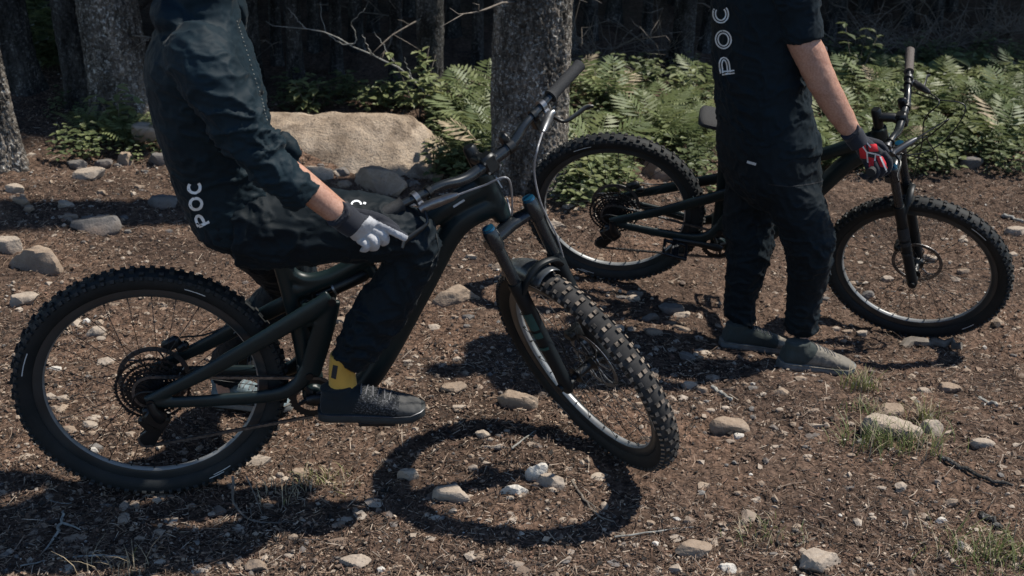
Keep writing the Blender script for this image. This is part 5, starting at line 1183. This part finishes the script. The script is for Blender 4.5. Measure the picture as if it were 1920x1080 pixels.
# ------------------------------------------------------------------ sticks
def sticks():
    def stick(pts, r0, r1, lab, mat='twig', forks=(), cat='stick', name='stick', lift=.008):
        P = [gpt(a, b) + V(0, 0, lift + (c[0] if c else 0)) for a, b, *c in pts]; org = P[0].copy(); o = empty(name, org, lab, cat); mb = MB(); k = max(8, 4 * len(P))
        Q = catmull(np.array(P), k); Q = Q + np.random.default_rng(int(pts[0][0])).normal(size=Q.shape) * r0 * .35; tube(mb, Q - org, np.linspace(r0, r1, k), 7)
        for f in forks:
            P = [gpt(a, b) + V(0, 0, lift + (c[0] if c else 0)) for a, b, *c in f]; tube(mb, catmull(np.array(P), 8) - org, np.linspace(r1 * 1.3, r1 * .5, 8), 6)
        obj('wood', mb, MT[mat], o)
    stick([(1692, 652), (1745, 648), (1800, 655)], .022, .016, 'short broken piece of branch lying under the further front tyre', 'twig', lift=.016)
    stick([(440, 925, .05), (438, 950, .02), (455, 970), (490, 985), (552, 984)], .0042, .002, 'curved bare twig arching beside the rear tyre of the front bike', 'twig', [[(465, 930, .06), (480, 950, .03), (492, 970)], [(470, 958), (472, 978)]])
    stick([(108, 1000), (118, 975), (118, 962)], .0045, .003, 'forked grey stick in the body shadow at the lower left', 'lichen_wood', [[(118, 985), (140, 992), (152, 998)], [(112, 998), (90, 1030), (80, 1040)]])
    stick([(68, 927), (100, 945), (135, 948)], .003, .0018, 'thin twig lying against the lowest point of the rear tyre', 'lichen_wood')
    stick([(958, 845), (985, 825), (1004, 812)], .0034, .0016, 'thin pale twig lying inside the top of the wheel shadow', 'lichen_wood')
    stick([(1072, 905), (1095, 940), (1122, 972), (1150, 982)], .004, .002, 'pair of crossed twigs inside the right of the wheel shadow', 'twig', [[(1095, 940), (1115, 955), (1118, 968)]])
    stick([(1335, 728), (1352, 742), (1370, 753)], .0075, .006, 'short peeled stick lying right of the front wheel', 'lichen_wood')
    stick([(1760, 860), (1800, 880), (1850, 902), (1900, 912)], .008, .005, 'long half buried dark root crossing the dirt at the right', 'bark_dark')
    stick([(1838, 968), (1858, 980), (1873, 992)], .012, .009, 'stubby dark piece of bark at the lower right', 'bark_dark')
    stick([(1835, 750), (1870, 763)], .008, .006, 'pale broken stick near the right edge above the pale stone', 'lichen_wood')
    stick([(1486, 996), (1500, 1005), (1512, 1014)], .006, .004, 'short stick behind the big angular stone at the bottom', 'twig', [[(1490, 1028), (1515, 1018), (1545, 1008)]])
    stick([(1880, 405), (1918, 418)], .011, .008, 'weathered stick lying at the right edge beyond the further wheel', 'lichen_wood')
    stick([(1150, 1012), (1230, 1000), (1300, 992)], .003, .0018, 'thin twig stretched across the bottom right of the wheel shadow', 'lichen_wood')
    stick([(720, 800), (690, 770), (640, 790)], .003, .0015, 'thin twig below the black shoe', 'lichen_wood')
    stick([(240, 1050), (180, 1046), (110, 1052), (40, 1066)], .0038, .002, 'long thin twig lying along the bottom left edge', 'lichen_wood', [[(110, 1052), (98, 1030)]])
    stick([(1080, 745), (1120, 700)], .0035, .002, 'slim twig behind the front wheel', 'twig')
sticks()

# ------------------------------------------------------------------ grass tufts
def tuft(px, py, n, h, lab, seed, spread=.07, dry=.3):
    p = gpt(px, py); o = empty('grass_tuft', p, lab, 'grass'); r = np.random.default_rng(seed)
    for nm, mat, k in (('blades', 'grass', int(n * (1 - dry))), ('dry_blades', 'drygrass', int(n * dry))):
        mb = MB()
        for i in range(k):
            a = r.uniform(0, 6.28); q = V(r.normal() * spread, r.normal() * spread * .6, 0); q[2] = float(gz(p[0] + q[0], p[1] + q[1])) - p[2]; d = V(math.cos(a), math.sin(a), 0); L = h * r.uniform(.5, 1.1); b = r.uniform(.2, .9); s = V(-d[1], d[0], 0) * .0016
            P = [q + d * L * b * u * u + V(0, 0, L * (u - .35 * b * u * u)) for u in (0, .35, .7, 1)]; vs = []
            for u, c in zip((1, .9, .6, .1), P): vs += [c - s * u, c + s * u]
            mb.add(vs, [(0, 1, 3, 2), (2, 3, 5, 4), (4, 5, 7, 6)])
        if mb.n: b_ = obj(nm, mb, MT[mat], o, False); b_['kind'] = 'stuff'
tuft(1672, 838, 260, .10, 'grass tuft growing in front of the big flat pale stone', 1, .075)
tuft(1618, 730, 110, .09, 'sparse grass in front of the toe of the grey shoe', 2, .04, .4)
tuft(1632, 775, 60, .06, 'thin line of grass between the grey shoe and the flat stone', 3, .04, .4)
tuft(1735, 790, 70, .10, 'wispy grass between the flat stone and the one leaning behind it', 4, .03, .6)
tuft(1860, 1045, 240, .09, 'patch of green grass in the bottom right corner', 5, .09, .25)
tuft(600, 905, 110, .05, 'short yellowish grass right of the rear tyre', 6, .05, .55)
tuft(240, 1075, 30, .12, 'few dry stalks at the bottom left edge', 7, .05, .9)
tuft(1440, 1010, 60, .06, 'small tuft behind the bright white stone at the bottom', 8, .06, .5)
tuft(530, 930, 36, .09, 'dry stalks among the twigs beside the rear tyre', 9, .05, .95)

# ------------------------------------------------------------------ litter: needles, chips, grit
def litter():
    iv0, jf0 = ico(0)
    r = np.random.default_rng(21)
    def pos(k):
        y = 2.25 + (7.2 - 2.25) * r.random(k) ** 1.35; hw = .55 * y + .35; x = r.uniform(-1, 1, k) * hw; c = fbm(p3(x * 1.6, y * 1.6), 61, 2); keep = r.random(k) < .78 + .4 * c; x, y = x[keep], y[keep]
        z = gz(x, y); near = np.exp(-np.maximum(0, np.hypot(x, y - 4) - 5) / 4); q = p3(x, y)
        z = z + near * (.009 * fbm(q * 9, 31, 3) + .006 * fbm(q * 32, 41, 2) + .005 * np.maximum(0, fbm(q * 17, 51, 2))); return np.stack([x, y, z], 1)
    # needles and fine twigs
    P = pos(52000); k = len(P); a = r.uniform(0, 6.283, k); L = r.gamma(2.2, .0085, k) + .006; el = r.normal(0, .22, k); d = np.stack([np.cos(a) * np.cos(el), np.sin(a) * np.cos(el), np.sin(el)], 1); s = np.stack([-np.sin(a), np.cos(a), np.zeros(k)], 1); R = (r.uniform(.0005, .0011, k) * (1 + L * 12))[:, None]
    up = np.cross(d, s); c = P + np.array([0, 0, .003]) + np.abs(d[:, 2:3]) * L[:, None] * .5 * np.array([0, 0, 1]); bend = s * (r.normal(0, .12, k) * L)[:, None]
    rings = []
    for t, w_ in ((-.5, .8), (0, 1), (.5, .5)):
        m_ = c + d * (L * t)[:, None] + (bend if t == 0 else 0)
        for q in range(3): an = q * 2.094; rings.append(m_ + (s * math.cos(an) + up * math.sin(an)) * R * w_)
    v = np.stack(rings, 1).reshape(-1, 3); F = []
    for b in (0, 3):
        for q in range(3): F.append((b + q, b + (q + 1) % 3, b + 3 + (q + 1) % 3, b + 3 + q))
    F = (np.array(F)[None] + np.arange(k)[:, None, None] * 9).reshape(-1, 4); mi = np.repeat(r.choice(5, k, p=[.34, .26, .18, .12, .10]), 6)
    MS = [MT['lit%d' % i] for i in (1, 2, 3, 4, 5)]
    tag(link('needle_litter', bulk('needle_litter', v, F, mi, MS)), 'brown conifer needles and fine twigs strewn over the dirt', 'needle litter', kind='stuff')
    # short straight bits, very many
    P = pos(105000); k = len(P); a = r.uniform(0, 6.283, k); L = r.gamma(2.2, .0055, k) + .004; el = r.normal(0, .28, k); d = np.stack([np.cos(a) * np.cos(el), np.sin(a) * np.cos(el), np.sin(el)], 1); s = np.stack([-np.sin(a), np.cos(a), np.zeros(k)], 1); up = np.cross(d, s); R = (r.uniform(.0006, .0016, k))[:, None]; c = P + np.array([0, 0, .003]) + np.abs(d[:, 2:3]) * L[:, None] * .5 * np.array([0, 0, 1]); rings = []
    for t in (-.5, .5):
        for q in range(3): an = q * 2.094; rings.append(c + d * (L * t)[:, None] + (s * math.cos(an) + up * math.sin(an)) * R)
    F = np.array([(q, (q + 1) % 3, 3 + (q + 1) % 3, 3 + q) for q in range(3)]); F = (F[None] + np.arange(k)[:, None, None] * 6).reshape(-1, 4); mi = np.repeat(r.choice(5, k, p=[.34, .26, .20, .10, .10]), 3)
    tag(link('duff', bulk('duff', np.stack(rings, 1).reshape(-1, 3), F, mi, MS)), 'short broken needles and fibres matted into the dirt', 'forest duff', kind='stuff')
    # wood chips, bark flakes, leaf bits
    P = pos(66000); k = len(P); s0 = (r.gamma(2.0, .0015, k) + .0015)[:, None]; a = r.uniform(0, 6.283, k); nn = np.stack([r.normal(0, .45, k), r.normal(0, .45, k), np.ones(k)], 1); nn /= np.linalg.norm(nn, axis=1)[:, None]
    e = np.stack([np.cos(a), np.sin(a), np.zeros(k)], 1); e -= nn * (e * nn).sum(1)[:, None]; e /= np.linalg.norm(e, axis=1)[:, None]; g = np.cross(nn, e); asp = r.uniform(.35, .9, (k, 1)); c = P + np.array([0, 0, .004]) * (1 + r.random((k, 1)))
    j = lambda: r.uniform(.7, 1.2, (k, 1)); th = nn * s0 * .22
    top = [c + e * s0 * j(), c + g * s0 * asp * j(), c - e * s0 * j(), c - g * s0 * asp * j()]; v = np.stack([t + th for t in top] + [t - th for t in top], 1).reshape(-1, 3)
    F = np.array([(0, 1, 2, 3), (0, 4, 5, 1), (1, 5, 6, 2), (2, 6, 7, 3), (3, 7, 4, 0)]); F = (F[None] + np.arange(k)[:, None, None] * 8).reshape(-1, 4); mi = np.repeat(r.choice(5, k, p=[.36, .22, .22, .10, .10]), 5)
    tag(link('wood_chips', bulk('wood_chips', v, F, mi, MS)), 'crumbs of bark, wood and soil covering the trail', 'wood chips', kind='stuff')
    # grit
    P = pos(6500); k = len(P); iv, jf = ico(0); s0 = (r.gamma(1.6, .0022, k) + .002)[:, None, None]; jit = r.uniform(.7, 1.25, (k, 12, 1)); sc_ = np.stack([r.uniform(.8, 1.3, k), r.uniform(.8, 1.3, k), r.uniform(.5, .9, k)], 1)[:, None]
    v = (iv[None] * jit * sc_ * s0 + P[:, None] + np.array([0, 0, .003])).reshape(-1, 3); F = (np.array(jf)[None] + np.arange(k)[:, None, None] * 12).reshape(-1, 3); mi = np.repeat(r.choice(4, k, p=[.3, .42, .24, .04]), 20)
    # angular stone fragments pressed into the dirt
    Pf = pos(2600); Pf = Pf[Pf[:, 1] < 6.0]; kf = len(Pf); s1 = (r.gamma(2.2, .0034, kf) + .005)[:, None, None]; jit = r.uniform(.5, 1.3, (kf, 12, 1)); sq = np.stack([r.uniform(.8, 1.5, kf), r.uniform(.7, 1.2, kf), r.uniform(.35, .7, kf)], 1)[:, None]
    vf = (iv0[None] * jit * sq * s1 + Pf[:, None]).reshape(-1, 3); Ff = (np.array(jf0)[None] + np.arange(kf)[:, None, None] * 12).reshape(-1, 3); mf = np.repeat(r.choice(3, kf, p=[.55, .35, .10]), 20)
    tag(link('stone_fragments', bulk('stone_fragments', vf, Ff, mf, [MT['stone_pale'], MT['stone_tan'], MT['stone_grey']])), 'many small angular stone fragments pressed into the dirt', 'stone fragments', kind='stuff')
    tag(link('grit', bulk('grit', v, F, mi, [MT['stone_pale'], MT['stone_tan'], MT['stone_grey'], MT['stone_white']])), 'fine pale grit and pebbles in the dirt', 'grit', kind='stuff')
litter()
